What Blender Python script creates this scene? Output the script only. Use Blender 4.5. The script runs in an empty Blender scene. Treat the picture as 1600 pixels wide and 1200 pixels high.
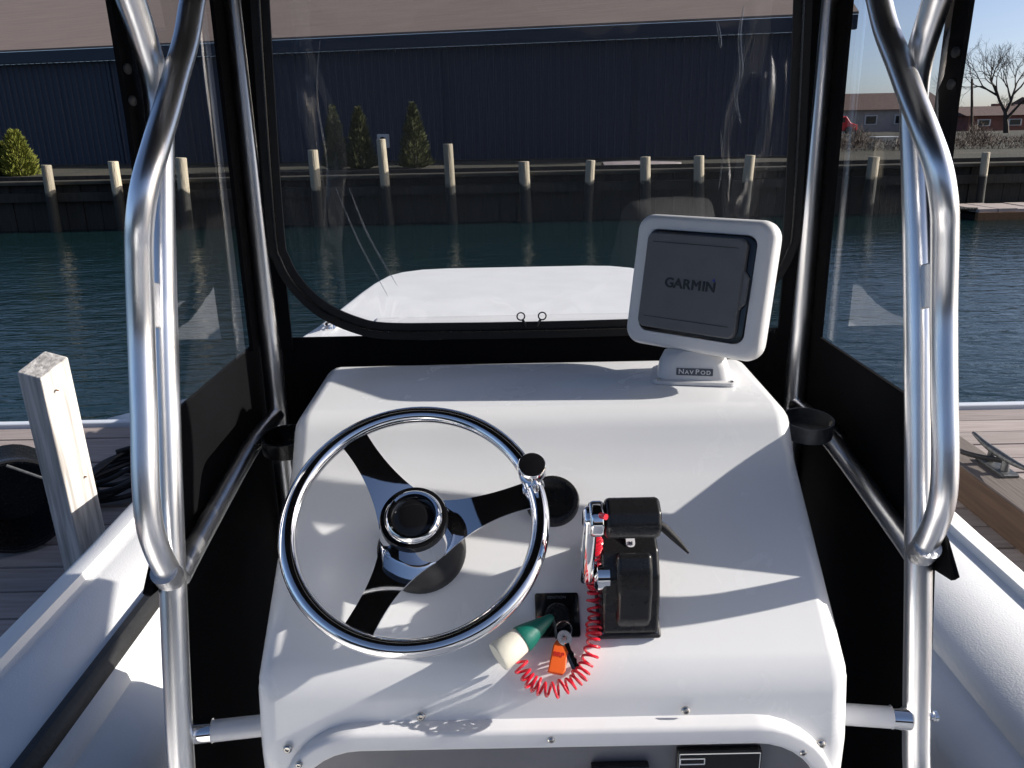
import bpy, bmesh, math, random
import numpy as np
from mathutils import Vector, Matrix, noise as mnoise

# ------------------------------------------------------------------ camera, sky, sun, exposure
R = math.radians
H = 2.05                                  # eye height above the water (z = 0)
scene = bpy.context.scene
col = scene.collection
cam_d = bpy.data.cameras.new('camera')
cam_d.sensor_width = 36.0
cam_d.lens = 36.0 * 1244 / 1600
cam_d.clip_start = 0.02
cam_d.clip_end = 3000
cam = bpy.data.objects.new('camera', cam_d)
col.objects.link(cam)
cam.matrix_world = Matrix.Translation((0, 0, H)) @ Matrix.Rotation(math.pi / 2 - R(17.8), 4, 'X') @ Matrix.Rotation(-0.02, 4, 'Z')
scene.camera = cam

SUN_EL, SUN_AZ = 24.0, 2.0                # azimuth: degrees ahead of +x
world = bpy.data.worlds.new('World')
scene.world = world
world.use_nodes = True
wn = world.node_tree
for n in list(wn.nodes):
    wn.nodes.remove(n)
sky = wn.nodes.new('ShaderNodeTexSky')
sky.sky_type = 'NISHITA'
sky.sun_disc = False
sky.sun_elevation = R(SUN_EL)
sky.sun_rotation = R(90 - SUN_AZ)
sky.air_density = 0.5
sky.dust_density = 1.5
sky.ozone_density = 1.5
bg = wn.nodes.new('ShaderNodeBackground')
bg.inputs['Strength'].default_value = 0.104
wo = wn.nodes.new('ShaderNodeOutputWorld')
wn.links.new(sky.outputs[0], bg.inputs[0])
wn.links.new(bg.outputs[0], wo.inputs[0])

sun_d = bpy.data.lights.new('sun', 'SUN')
sun_d.energy = 5.0
sun_d.angle = R(0.5)
sun_d.color = (1.0, 0.945, 0.875)
sun = bpy.data.objects.new('sun', sun_d)
col.objects.link(sun)
sdir = Vector((math.cos(R(SUN_EL)) * math.cos(R(SUN_AZ)), math.cos(R(SUN_EL)) * math.sin(R(SUN_AZ)), math.sin(R(SUN_EL))))
sun.rotation_euler = sdir.to_track_quat('Z', 'Y').to_euler()
sun.location = (20, 0, 20)

vs = scene.view_settings
vs.view_transform = 'Standard'
vs.look = 'None'
vs.gamma = 1.0
vs.use_curve_mapping = False
vs.exposure = 0.58
scene.render.engine = 'CYCLES'
scene.cycles.max_bounces = 10
scene.cycles.transparent_max_bounces = 16
scene.cycles.use_denoising = True
scene.cycles.sample_clamp_indirect = 6.0

rng = random.Random(7)

# ------------------------------------------------------------------ materials
def new_mat(name):
    m = bpy.data.materials.new(name)
    m.use_nodes = True
    nt = m.node_tree
    b = nt.nodes['Principled BSDF']
    return m, nt, b


def mat(name, c, rough=0.5, metal=0.0, var=0.0, vscale=8.0, bump=0.0, bscale=60.0, stretch=(1, 1, 1), coat=0.0, ior=1.45, rvar=0.0,
        sheen=0.0, c2=None, bdist=0.01, aniso=0.0):
    m, nt, b = new_mat(name)
    N, L = nt.nodes, nt.links
    b.inputs['Base Color'].default_value = (*c, 1)
    b.inputs['Roughness'].default_value = rough
    b.inputs['Metallic'].default_value = metal
    b.inputs['IOR'].default_value = ior
    if coat:
        b.inputs['Coat Weight'].default_value = coat
        b.inputs['Coat Roughness'].default_value = 0.06
    if sheen:
        b.inputs['Sheen Weight'].default_value = sheen
    if aniso:
        b.inputs['Anisotropic'].default_value = aniso
    tc = N.new('ShaderNodeTexCoord')
    mp = N.new('ShaderNodeMapping')
    mp.inputs['Scale'].default_value = stretch
    L.new(tc.outputs['Object'], mp.inputs['Vector'])
    if var or rvar:
        nz = N.new('ShaderNodeTexNoise')
        nz.inputs['Scale'].default_value = vscale
        nz.inputs['Detail'].default_value = 6
        L.new(mp.outputs[0], nz.inputs['Vector'])
        if var:
            mx = N.new('ShaderNodeMix')
            mx.data_type = 'RGBA'
            k = c2 if c2 else tuple(max(0, x * (1 - var)) for x in c)
            mx.inputs['A'].default_value = (*c, 1)
            mx.inputs['B'].default_value = (*k, 1)
            rp = N.new('ShaderNodeMapRange')
            rp.inputs['From Min'].default_value = 0.38
            rp.inputs['From Max'].default_value = 0.66
            L.new(nz.outputs['Fac'], rp.inputs['Value'])
            L.new(rp.outputs[0], mx.inputs['Factor'])
            L.new(mx.outputs['Result'], b.inputs['Base Color'])
        if rvar:
            rr = N.new('ShaderNodeMapRange')
            rr.inputs['To Min'].default_value = max(0.01, rough - rvar)
            rr.inputs['To Max'].default_value = min(1, rough + rvar)
            L.new(nz.outputs['Fac'], rr.inputs['Value'])
            L.new(rr.outputs[0], b.inputs['Roughness'])
    if bump:
        bz = N.new('ShaderNodeTexNoise')
        bz.inputs['Scale'].default_value = bscale
        bz.inputs['Detail'].default_value = 4
        L.new(mp.outputs[0], bz.inputs['Vector'])
        bp = N.new('ShaderNodeBump')
        bp.inputs['Strength'].default_value = bump
        bp.inputs['Distance'].default_value = bdist
        L.new(bz.outputs['Fac'], bp.inputs['Height'])
        L.new(bp.outputs[0], b.inputs['Normal'])
    return m


M = {}
M['gelcoat'] = mat('white gelcoat', (0.84, 0.84, 0.835), 0.24, var=0.05, vscale=3, bump=0.03, bscale=90, rvar=0.06, bdist=0.002)
def gelcoat_wear(m):
    nt = m.node_tree; N, L = nt.nodes, nt.links
    b = nt.nodes['Principled BSDF']
    src = b.inputs['Base Color'].links[0].from_socket
    tc = N.new('ShaderNodeTexCoord')
    vo = N.new('ShaderNodeTexVoronoi'); vo.inputs['Scale'].default_value = 42; L.new(tc.outputs['Object'], vo.inputs['Vector'])
    nz = N.new('ShaderNodeTexNoise'); nz.inputs['Scale'].default_value = 7; nz.inputs['Detail'].default_value = 8; L.new(tc.outputs['Object'], nz.inputs['Vector'])
    rp = N.new('ShaderNodeMapRange'); rp.inputs['From Min'].default_value = .02; rp.inputs['From Max'].default_value = .07; rp.inputs['To Min'].default_value = 1; rp.inputs['To Max'].default_value = 0
    L.new(vo.outputs['Distance'], rp.inputs['Value'])
    th = N.new('ShaderNodeMapRange'); th.inputs['From Min'].default_value = .52; th.inputs['From Max'].default_value = .62
    L.new(nz.outputs['Fac'], th.inputs['Value'])
    mu = N.new('ShaderNodeMath'); mu.operation = 'MULTIPLY'; L.new(rp.outputs[0], mu.inputs[0]); L.new(th.outputs[0], mu.inputs[1])
    m2 = N.new('ShaderNodeMath'); m2.operation = 'MULTIPLY'; m2.inputs[1].default_value = .22; L.new(mu.outputs[0], m2.inputs[0])
    mx = N.new('ShaderNodeMix'); mx.data_type = 'RGBA'; mx.inputs['B'].default_value = (.45, .43, .39, 1)
    L.new(m2.outputs[0], mx.inputs['Factor']); L.new(src, mx.inputs['A']); L.new(mx.outputs['Result'], b.inputs['Base Color'])
    n3 = N.new('ShaderNodeTexNoise'); n3.inputs['Scale'].default_value = 11; n3.inputs['Detail'].default_value = 6; n3.inputs['Distortion'].default_value = 1.2
    L.new(tc.outputs['Object'], n3.inputs['Vector'])
    rr = N.new('ShaderNodeMapRange'); rr.inputs['From Min'].default_value = .35; rr.inputs['From Max'].default_value = .7; rr.inputs['To Min'].default_value = .21; rr.inputs['To Max'].default_value = .29
    L.new(n3.outputs['Fac'], rr.inputs['Value']); L.new(rr.outputs[0], b.inputs['Roughness'])


gelcoat_wear(M['gelcoat'])
M['nonskid'] = mat('white nonskid', (0.85, 0.85, 0.84), 0.45, var=0.06, vscale=5, bump=0.35, bscale=240, bdist=0.002)
M['lip'] = mat('pale grey plastic', (0.72, 0.72, 0.73), 0.32, var=0.03, vscale=20)
M['smoked'] = mat('smoked acrylic', (0.16, 0.16, 0.175), 0.25, var=0.06, vscale=14)
M['pod'] = mat('pod plastic', (0.74, 0.73, 0.72), 0.34, var=0.03, vscale=10, bump=0.05, bscale=400, bdist=0.001)
M['cover'] = mat('grey cover plastic', (0.125, 0.125, 0.128), 0.5, bump=0.1, bscale=900, bdist=0.0005, var=0.08, vscale=30)
M['black'] = mat('black plastic', (0.012, 0.012, 0.013), 0.27, var=0.2, vscale=40, rvar=0.06)
M['blackgloss'] = mat('glossy black', (0.008, 0.008, 0.009), 0.12)
M['blackmatte'] = mat('worn black', (0.022, 0.022, 0.024), 0.55, bump=0.25, bscale=500, bdist=0.001, var=0.3, vscale=60)
M['canvas'] = mat('black canvas', (0.0045, 0.0045, 0.0055), 0.9, bump=0.3, bscale=600, bdist=0.001, var=0.3, vscale=5)
M['canvas'].node_tree.nodes['Principled BSDF'].inputs['Specular IOR Level'].default_value = .12
M['web'] = mat('black webbing', (0.007, 0.007, 0.008), 0.7, bump=0.3, bscale=500, bdist=0.001)
M['chrome'] = mat('chrome', (0.86, 0.86, 0.87), 0.035, 1.0, bump=0.008, bscale=30, bdist=0.002)
M['alu'] = mat('anodised tube', (0.86, 0.86, 0.87), 0.29, 1.0, var=0.08, vscale=30, stretch=(1, 1, 0.1), rvar=0.04, bump=0.05, bscale=120, bdist=0.002)
M['weld'] = mat('weld', (0.62, 0.62, 0.63), 0.38, 1.0, bump=0.5, bscale=200, bdist=0.003)
M['steel'] = mat('steel screw', (0.55, 0.53, 0.50), 0.25, 1.0, var=0.3, vscale=200)
M['rubber'] = mat('dark rubber', (0.016, 0.0155, 0.015), 0.42, var=0.4, vscale=12, bump=0.3, bscale=70, bdist=0.003)
M['red'] = mat('red cord', (0.62, 0.012, 0.03), 0.22, coat=0.4)
M['green'] = mat('green foam', (0.0, 0.115, 0.085), 0.45, bump=0.2, bscale=200, bdist=0.001)
M['cream'] = mat('cream foam', (0.72, 0.69, 0.58), 0.5, bump=0.15, bscale=200, bdist=0.001)
M['orange'] = mat('orange tag', (0.85, 0.13, 0.02), 0.4)
M['print_white'] = mat('white print', (0.75, 0.75, 0.75), 0.5)
M['print_dark'] = mat('dark print', (0.006, 0.006, 0.008), 0.4)
M['print_grey'] = mat('slate print', (0.09, 0.10, 0.12), 0.4)
M['print_blue'] = mat('blue print', (0.02, 0.03, 0.30), 0.4)
M['postwood'] = mat('bleached post', (0.68, 0.64, 0.59), 0.75, var=0.5, vscale=6, stretch=(8, 8, 0.6), bump=0.5, bscale=10, bdist=0.006)
M['beam'] = mat('brown timber', (0.23, 0.115, 0.055), 0.8, var=0.45, vscale=5, stretch=(8, 0.5, 8), bump=0.5, bscale=10, bdist=0.006)
def beam_mat():
    m = mat('timber beam', (.080, .047, .030), .8, var=.4, vscale=5, stretch=(8, .5, 8), bump=.5, bscale=10, bdist=.006)
    nt = m.node_tree; N, L = nt.nodes, nt.links
    b = nt.nodes['Principled BSDF']
    src = b.inputs['Base Color'].links[0].from_socket
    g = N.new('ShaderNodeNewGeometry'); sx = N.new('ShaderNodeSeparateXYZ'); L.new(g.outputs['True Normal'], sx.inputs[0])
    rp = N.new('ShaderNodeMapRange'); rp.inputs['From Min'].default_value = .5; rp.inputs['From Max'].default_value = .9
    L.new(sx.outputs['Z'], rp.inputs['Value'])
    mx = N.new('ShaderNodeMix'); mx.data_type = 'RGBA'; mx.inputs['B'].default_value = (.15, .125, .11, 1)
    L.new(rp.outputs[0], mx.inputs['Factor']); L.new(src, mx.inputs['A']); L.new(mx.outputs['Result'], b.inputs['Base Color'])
    return m


M['bullrail'] = beam_mat()
M['wire'] = mat('black cable', (0.015, 0.015, 0.016), 0.5)
M['galv'] = mat('galvanised steel', (0.17, 0.175, 0.18), 0.55, 0.9, var=0.3, vscale=60)
M['trim'] = mat('dock trim', (0.62, 0.66, 0.72), 0.5)
M['darkwood'] = mat('wet bulkhead wood', (0.030, 0.027, 0.022), 0.75, var=0.5, vscale=3, stretch=(4, 4, 0.6), bump=0.5, bscale=6, bdist=0.02)
M['capwood'] = mat('bulkhead cap', (0.055, 0.050, 0.038), 0.8, var=0.4, vscale=3)
M['navy'] = mat('navy cladding', (0.020, 0.030, 0.055), 0.55, var=0.12, vscale=0.8, stretch=(1, 1, 0.3))
M['fascia'] = mat('navy fascia', (0.017, 0.026, 0.046), 0.55)
M['bark'] = mat('grey bark', (0.07, 0.055, 0.045), 0.9, var=0.3, vscale=20)
M['dinghy'] = mat('white dinghy', (0.78, 0.78, 0.78), 0.3, var=0.05, vscale=4)
M['oldhull'] = mat('faded hull', (0.36, 0.31, 0.30), 0.55, var=0.2, vscale=6)
M['redpaint'] = mat('red paint', (0.60, 0.02, 0.025), 0.4)
M['housewall'] = mat('house siding', (0.42, 0.38, 0.35), 0.8, var=0.15, vscale=2)
M['housebrick'] = mat('reddish wall', (0.24, 0.10, 0.075), 0.85, var=0.3, vscale=2)
M['houseroof'] = mat('brown shingle', (0.10, 0.062, 0.052), 0.9, var=0.3, vscale=4)
M['glass'] = mat('dark window', (0.02, 0.022, 0.025), 0.08)
M['whitepaint'] = mat('white paint', (0.75, 0.75, 0.74), 0.5)
M['utility'] = mat('pole wood', (0.09, 0.06, 0.045), 0.9, var=0.3, vscale=6)
M['meter'] = mat('meter grey', (0.50, 0.52, 0.54), 0.5)


def grain_mat(name, c, c2, s=(0.6, 9, 9), rough=0.8):
    m, nt, b = new_mat(name)
    N, L = nt.nodes, nt.links
    tc = N.new('ShaderNodeTexCoord')
    oi = N.new('ShaderNodeObjectInfo')
    ad = N.new('ShaderNodeVectorMath'); ad.operation = 'ADD'
    sc = N.new('ShaderNodeVectorMath'); sc.operation = 'SCALE'
    sc.inputs[0].default_value = (7, 13, 5)
    L.new(oi.outputs['Random'], sc.inputs['Scale'])
    L.new(tc.outputs['Object'], ad.inputs[0]); L.new(sc.outputs[0], ad.inputs[1])
    mp = N.new('ShaderNodeMapping'); mp.inputs['Scale'].default_value = s
    L.new(ad.outputs[0], mp.inputs['Vector'])
    nz = N.new('ShaderNodeTexNoise'); nz.inputs['Scale'].default_value = 6; nz.inputs['Detail'].default_value = 8
    L.new(mp.outputs[0], nz.inputs['Vector'])
    mx = N.new('ShaderNodeMix'); mx.data_type = 'RGBA'
    mx.inputs['A'].default_value = (*c, 1); mx.inputs['B'].default_value = (*c2, 1)
    rp = N.new('ShaderNodeMapRange'); rp.inputs['From Min'].default_value = .35; rp.inputs['From Max'].default_value = .7
    L.new(nz.outputs['Fac'], rp.inputs['Value']); L.new(rp.outputs[0], mx.inputs['Factor'])
    hs = N.new('ShaderNodeHueSaturation')
    mr = N.new('ShaderNodeMapRange'); mr.inputs['To Min'].default_value = .82; mr.inputs['To Max'].default_value = 1.15
    L.new(oi.outputs['Random'], mr.inputs['Value']); L.new(mr.outputs[0], hs.inputs['Value'])
    L.new(mx.outputs['Result'], hs.inputs['Color']); L.new(hs.outputs[0], b.inputs['Base Color'])
    b.inputs['Roughness'].default_value = rough
    bp = N.new('ShaderNodeBump'); bp.inputs['Strength'].default_value = .4; bp.inputs['Distance'].default_value = .004
    L.new(nz.outputs['Fac'], bp.inputs['Height']); L.new(bp.outputs[0], b.inputs['Normal'])
    return m


M['plank'] = grain_mat('weathered plank', (0.40, 0.345, 0.32), (0.29, 0.24, 0.22))
M['leaf_gold'] = grain_mat('golden evergreen', (0.17, 0.17, 0.018), (0.07, 0.10, 0.012), (3, 3, 3))
M['leaf_green'] = grain_mat('dark evergreen', (0.075, 0.075, 0.014), (0.026, 0.045, 0.010), (3, 3, 3))


def tidal_mat():
    """bleached piling with a dark wet, weed covered foot"""
    m, nt, b = new_mat('tidal piling')
    N, L = nt.nodes, nt.links
    g = N.new('ShaderNodeNewGeometry')
    sx = N.new('ShaderNodeSeparateXYZ'); L.new(g.outputs['Position'], sx.inputs[0])
    nz = N.new('ShaderNodeTexNoise'); nz.inputs['Scale'].default_value = 5; nz.inputs['Detail'].default_value = 5
    L.new(g.outputs['Position'], nz.inputs['Vector'])
    ma = N.new('ShaderNodeMath'); ma.operation = 'MULTIPLY_ADD'; ma.inputs[1].default_value = .35
    L.new(nz.outputs['Fac'], ma.inputs[0]); L.new(sx.outputs['Z'], ma.inputs[2])
    rp = N.new('ShaderNodeMapRange'); rp.inputs['From Min'].default_value = .98; rp.inputs['From Max'].default_value = 1.06
    L.new(ma.outputs[0], rp.inputs['Value'])
    n2 = N.new('ShaderNodeTexNoise'); n2.inputs['Scale'].default_value = 9
    mp = N.new('ShaderNodeMapping'); mp.inputs['Scale'].default_value = (3, 3, .4)
    L.new(g.outputs['Position'], mp.inputs['Vector']); L.new(mp.outputs[0], n2.inputs['Vector'])
    m1 = N.new('ShaderNodeMix'); m1.data_type = 'RGBA'
    m1.inputs['A'].default_value = (.54, .49, .38, 1); m1.inputs['B'].default_value = (.36, .30, .20, 1)
    L.new(n2.outputs['Fac'], m1.inputs['Factor'])
    m2 = N.new('ShaderNodeMix'); m2.data_type = 'RGBA'
    m2.inputs['A'].default_value = (.022, .022, .018, 1)
    oi = N.new('ShaderNodeObjectInfo')
    mr = N.new('ShaderNodeMapRange'); mr.inputs['To Min'].default_value = .55; mr.inputs['To Max'].default_value = 1.05
    L.new(oi.outputs['Random'], mr.inputs['Value'])
    hs = N.new('ShaderNodeHueSaturation'); L.new(mr.outputs[0], hs.inputs['Value']); L.new(m1.outputs['Result'], hs.inputs['Color'])
    L.new(rp.outputs[0], m2.inputs['Factor']); L.new(hs.outputs[0], m2.inputs['B'])
    bp = N.new('ShaderNodeBump'); bp.inputs['Strength'].default_value = .6; bp.inputs['Distance'].default_value = .03
    L.new(n2.outputs['Fac'], bp.inputs['Height']); L.new(bp.outputs[0], b.inputs['Normal'])
    L.new(m2.outputs['Result'], b.inputs['Base Color'])
    b.inputs['Roughness'].default_value = .75
    return m


M['piling'] = tidal_mat()


def vinyl_mat(name, tint, haze=0.035, bump=0.02):
    m = bpy.data.materials.new(name)
    m.use_nodes = True
    nt = m.node_tree
    N, L = nt.nodes, nt.links
    for n in list(N):
        N.remove(n)
    out = N.new('ShaderNodeOutputMaterial')
    tr = N.new('ShaderNodeBsdfTransparent'); tr.inputs[0].default_value = (*tint, 1)
    gl = N.new('ShaderNodeBsdfGlossy'); gl.inputs['Roughness'].default_value = 0.03
    gl.inputs[0].default_value = (.9, .9, .9, 1)
    df = N.new('ShaderNodeBsdfDiffuse'); df.inputs[0].default_value = (.6, .6, .62, 1)
    fr = N.new('ShaderNodeFresnel')
    ge = N.new('ShaderNodeNewGeometry')
    ir = N.new('ShaderNodeMapRange'); ir.inputs['To Min'].default_value = 1.5; ir.inputs['To Max'].default_value = 1 / 1.5
    L.new(ge.outputs['Backfacing'], ir.inputs['Value']); L.new(ir.outputs[0], fr.inputs['IOR'])
    tc = N.new('ShaderNodeTexCoord')
    mp = N.new('ShaderNodeMapping'); mp.inputs['Scale'].default_value = (3.0, 3.0, 1.0)
    L.new(tc.outputs['Object'], mp.inputs['Vector'])
    nz = N.new('ShaderNodeTexNoise'); nz.inputs['Scale'].default_value = 3.2; nz.inputs['Detail'].default_value = 1.5
    L.new(mp.outputs[0], nz.inputs['Vector'])
    bp = N.new('ShaderNodeBump'); bp.inputs['Strength'].default_value = bump * 10; bp.inputs['Distance'].default_value = .012
    L.new(nz.outputs['Fac'], bp.inputs['Height'])
    L.new(bp.outputs[0], gl.inputs['Normal'])
    mu = N.new('ShaderNodeMath'); mu.operation = 'MULTIPLY'; mu.inputs[1].default_value = 1.15; mu.use_clamp = True
    L.new(fr.outputs[0], mu.inputs[0])
    m1 = N.new('ShaderNodeMixShader'); L.new(mu.outputs[0], m1.inputs[0]); L.new(tr.outputs[0], m1.inputs[1]); L.new(gl.outputs[0], m1.inputs[2])
    m2 = N.new('ShaderNodeMixShader'); m2.inputs[0].default_value = haze
    L.new(m1.outputs[0], m2.inputs[1]); L.new(df.outputs[0], m2.inputs[2])
    L.new(m2.outputs[0], out.inputs[0])
    return m


M['vinyl'] = vinyl_mat('clear vinyl windscreen', (.84, .85, .86), bump=.035)  # default haze: milky vinyl, raised to stand in for grey reflections
M['vinyl_side'] = vinyl_mat('clear vinyl side', (.86, .87, .88), haze=0.012, bump=.006)


def water_mat():
    m, nt, b = new_mat('harbour water')
    N, L = nt.nodes, nt.links
    b.inputs['Base Color'].default_value = (.005, .019, .021, 1)
    b.inputs['Roughness'].default_value = .06
    b.inputs['IOR'].default_value = 1.33
    g = N.new('ShaderNodeNewGeometry')
    hs = []
    for sc, st, det, w in ((1.5, (1.0, 2.6, 1), 3, 1.0), (5.0, (1.0, 2.2, 1), 4, .55), (0.35, (1, 1.5, 1), 2, 1.6)):
        mp = N.new('ShaderNodeMapping'); mp.inputs['Scale'].default_value = st; mp.inputs['Rotation'].default_value = (0, 0, .22)
        L.new(g.outputs['Position'], mp.inputs['Vector'])
        nz = N.new('ShaderNodeTexNoise'); nz.inputs['Scale'].default_value = sc; nz.inputs['Detail'].default_value = det; nz.inputs['Distortion'].default_value = .5
        L.new(mp.outputs[0], nz.inputs['Vector'])
        mu = N.new('ShaderNodeMath'); mu.operation = 'MULTIPLY'; mu.inputs[1].default_value = w
        L.new(nz.outputs['Fac'], mu.inputs[0]); hs.append(mu)
    a = N.new('ShaderNodeMath'); L.new(hs[0].outputs[0], a.inputs[0]); L.new(hs[1].outputs[0], a.inputs[1])
    a2 = N.new('ShaderNodeMath'); L.new(a.outputs[0], a2.inputs[0]); L.new(hs[2].outputs[0], a2.inputs[1])
    bp = N.new('ShaderNodeBump'); bp.inputs['Strength'].default_value = .42; bp.inputs['Distance'].default_value = .05
    L.new(a2.outputs[0], bp.inputs['Height']); L.new(bp.outputs[0], b.inputs['Normal'])
    return m


M['water'] = water_mat()


def roof_mat():
    m, nt, b = new_mat('weathered brown roof')
    N, L = nt.nodes, nt.links
    tc = N.new('ShaderNodeTexCoord')
    mp = N.new('ShaderNodeMapping'); mp.inputs['Scale'].default_value = (.35, 3.5, 3.5)
    L.new(tc.outputs['Object'], mp.inputs['Vector'])
    nz = N.new('ShaderNodeTexNoise'); nz.inputs['Scale'].default_value = 1.6; nz.inputs['Detail'].default_value = 7
    L.new(mp.outputs[0], nz.inputs['Vector'])
    mx = N.new('ShaderNodeMix'); mx.data_type = 'RGBA'
    mx.inputs['A'].default_value = (.235, .180, .150, 1); mx.inputs['B'].default_value = (.125, .095, .082, 1)
    L.new(nz.outputs['Fac'], mx.inputs['Factor']); L.new(mx.outputs['Result'], b.inputs['Base Color'])
    b.inputs['Roughness'].default_value = .8
    bp = N.new('ShaderNodeBump'); bp.inputs['Strength'].default_value = .3; bp.inputs['Distance'].default_value = .05
    L.new(nz.outputs['Fac'], bp.inputs['Height']); L.new(bp.outputs[0], b.inputs['Normal'])
    return m


M['roof'] = roof_mat()


def ground_mat():
    m, nt, b = new_mat('winter grass ground')
    N, L = nt.nodes, nt.links
    g = N.new('ShaderNodeNewGeometry')
    nz = N.new('ShaderNodeTexNoise'); nz.inputs['Scale'].default_value = .7; nz.inputs['Detail'].default_value = 9
    L.new(g.outputs['Position'], nz.inputs['Vector'])
    cr = N.new('ShaderNodeValToRGB')
    cr.color_ramp.elements[0].position = .35; cr.color_ramp.elements[0].color = (.022, .024, .013, 1)
    cr.color_ramp.elements[1].position = .7; cr.color_ramp.elements[1].color = (.060, .050, .032, 1)
    L.new(nz.outputs['Fac'], cr.inputs[0]); L.new(cr.outputs[0], b.inputs['Base Color'])
    b.inputs['Roughness'].default_value = .95
    n2 = N.new('ShaderNodeTexNoise'); n2.inputs['Scale'].default_value = 18; n2.inputs['Detail'].default_value = 4
    L.new(g.outputs['Position'], n2.inputs['Vector'])
    bp = N.new('ShaderNodeBump'); bp.inputs['Strength'].default_value = .7; bp.inputs['Distance'].default_value = .06
    L.new(n2.outputs['Fac'], bp.inputs['Height']); L.new(bp.outputs[0], b.inputs['Normal'])
    return m


M['ground'] = ground_mat()


# ------------------------------------------------------------------ mesh helpers (coordinates are relative to eye height; mk adds H)
class G:
    def __init__(self):
        self.v, self.f = [], []

    def add(self, vs_, fs_):
        o = len(self.v)
        self.v += [tuple(p) for p in vs_]
        self.f += [tuple(i + o for i in q) for q in fs_]
        return self

    def box(self, c, s, rot=None):
        hx, hy, hz = s[0] / 2, s[1] / 2, s[2] / 2
        P = [Vector((x, y, z)) for z in (-hz, hz) for y in (-hy, hy) for x in (-hx, hx)]
        if rot is not None:
            P = [rot @ p for p in P]
        c = Vector(c)
        return self.add([p + c for p in P], [(0, 2, 3, 1), (4, 5, 7, 6), (0, 1, 5, 4), (1, 3, 7, 5), (3, 2, 6, 7), (2, 0, 4, 6)])

    def tube(self, pts, r, n=12, closed=False, caps=True):
        pts = [Vector(p) for p in pts]
        m = len(pts)
        rr = r if isinstance(r, (list, tuple)) else [r] * m
        T = []
        for i in range(m):
            a = pts[(i - 1) % m] if (closed or i > 0) else pts[i]
            b = pts[(i + 1) % m] if (closed or i < m - 1) else pts[i]
            T.append((b - a).normalized())
        u = T[0].orthogonal().normalized()
        V_, F = [], []
        for i in range(m):
            if i:
                q = T[i - 1].rotation_difference(T[i])
                u = (q @ u)
                u = (u - T[i] * u.dot(T[i])).normalized()
            w = T[i].cross(u)
            for k in range(n):
                a = 2 * math.pi * k / n
                V_.append(pts[i] + (u * math.cos(a) + w * math.sin(a)) * rr[i])
        for i in range(m - (0 if closed else 1)):
            j = (i + 1) % m
            for k in range(n):
                F.append((i * n + k, i * n + (k + 1) % n, j * n + (k + 1) % n, j * n + k))
        if caps and not closed:
            F.append(tuple(range(n - 1, -1, -1)))
            F.append(tuple((m - 1) * n + k for k in range(n)))
        return self.add(V_, F)

    def lathe(self, prof, o, ax, n=32, cap=True):
        """prof: (radius, distance along axis)"""
        o, ax = Vector(o), Vector(ax).normalized()
        u = ax.orthogonal().normalized()
        w = ax.cross(u)
        V_, F = [], []
        for r, h in prof:
            for k in range(n):
                a = 2 * math.pi * k / n
                V_.append(o + ax * h + (u * math.cos(a) + w * math.sin(a)) * r)
        for i in range(len(prof) - 1):
            for k in range(n):
                F.append((i * n + k, i * n + (k + 1) % n, (i + 1) * n + (k + 1) % n, (i + 1) * n + k))
        if cap:
            F.append(tuple(range(n - 1, -1, -1)))
            F.append(tuple((len(prof) - 1) * n + k for k in range(n)))
        return self.add(V_, F)

    def prism(self, poly, o, A, B, C, h0, h1):
        """2-D poly in axes A,B at origin o, extruded from h0 to h1 along C"""
        o, A, B, C = Vector(o), Vector(A), Vector(B), Vector(C)
        n = len(poly)
        V_ = [o + A * p[0] + B * p[1] + C * h0 for p in poly] + [o + A * p[0] + B * p[1] + C * h1 for p in poly]
        F = [tuple(range(n - 1, -1, -1)), tuple(range(n, 2 * n))]
        F += [(i, (i + 1) % n, n + (i + 1) % n, n + i) for i in range(n)]
        return self.add(V_, F)

    def grid(self, fn, nu, nv):
        V_ = [fn(i / (nu - 1), j / (nv - 1)) for j in range(nv) for i in range(nu)]
        F = [(j * nu + i, j * nu + i + 1, (j + 1) * nu + i + 1, (j + 1) * nu + i) for j in range(nv - 1) for i in range(nu - 1)]
        return self.add(V_, F)


def spline(pts, k=8, closed=False):
    P = [Vector(p) for p in pts]
    n = len(P)
    out = []
    for i in range(n if closed else n - 1):
        p0 = P[(i - 1) % n] if (closed or i > 0) else P[i]
        p1, p2 = P[i], P[(i + 1) % n]
        p3 = P[(i + 2) % n] if (closed or i < n - 2) else P[(i + 1) % n]
        for j in range(k):
            t = j / k
            out.append(.5 * ((2 * p1) + (p2 - p0) * t + (2 * p0 - 5 * p1 + 4 * p2 - p3) * t * t + (3 * p1 - p0 - 3 * p2 + p3) * t ** 3))
    if not closed:
        out.append(P[-1])
    return out


def rrect(w, h, r, n=6, cx=0, cy=0):
    out = []
    for qx, qy, a0 in ((1, 1, 0), (-1, 1, 90), (-1, -1, 180), (1, -1, 270)):
        for k in range(n + 1):
            a = R(a0 + 90 * k / n)
            out.append((cx + qx * (w / 2 - r) + r * math.cos(a), cy + qy * (h / 2 - r) + r * math.sin(a)))
    return out


def root_of(o):
    while o.parent:
        o = o.parent
    return o


def tag(o, label=None, cat=None, group=None, kind=None):
    if label: o['label'] = label
    if cat: o['category'] = cat
    if group: o['group'] = group
    if kind: o['kind'] = kind
    return o


def empty(name, loc, label=None, cat=None, group=None):
    e = bpy.data.objects.new(name, None)
    e.empty_display_size = .1
    col.objects.link(e)
    e.location = (loc[0], loc[1], loc[2] + H)
    return tag(e, label, cat, group)


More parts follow.
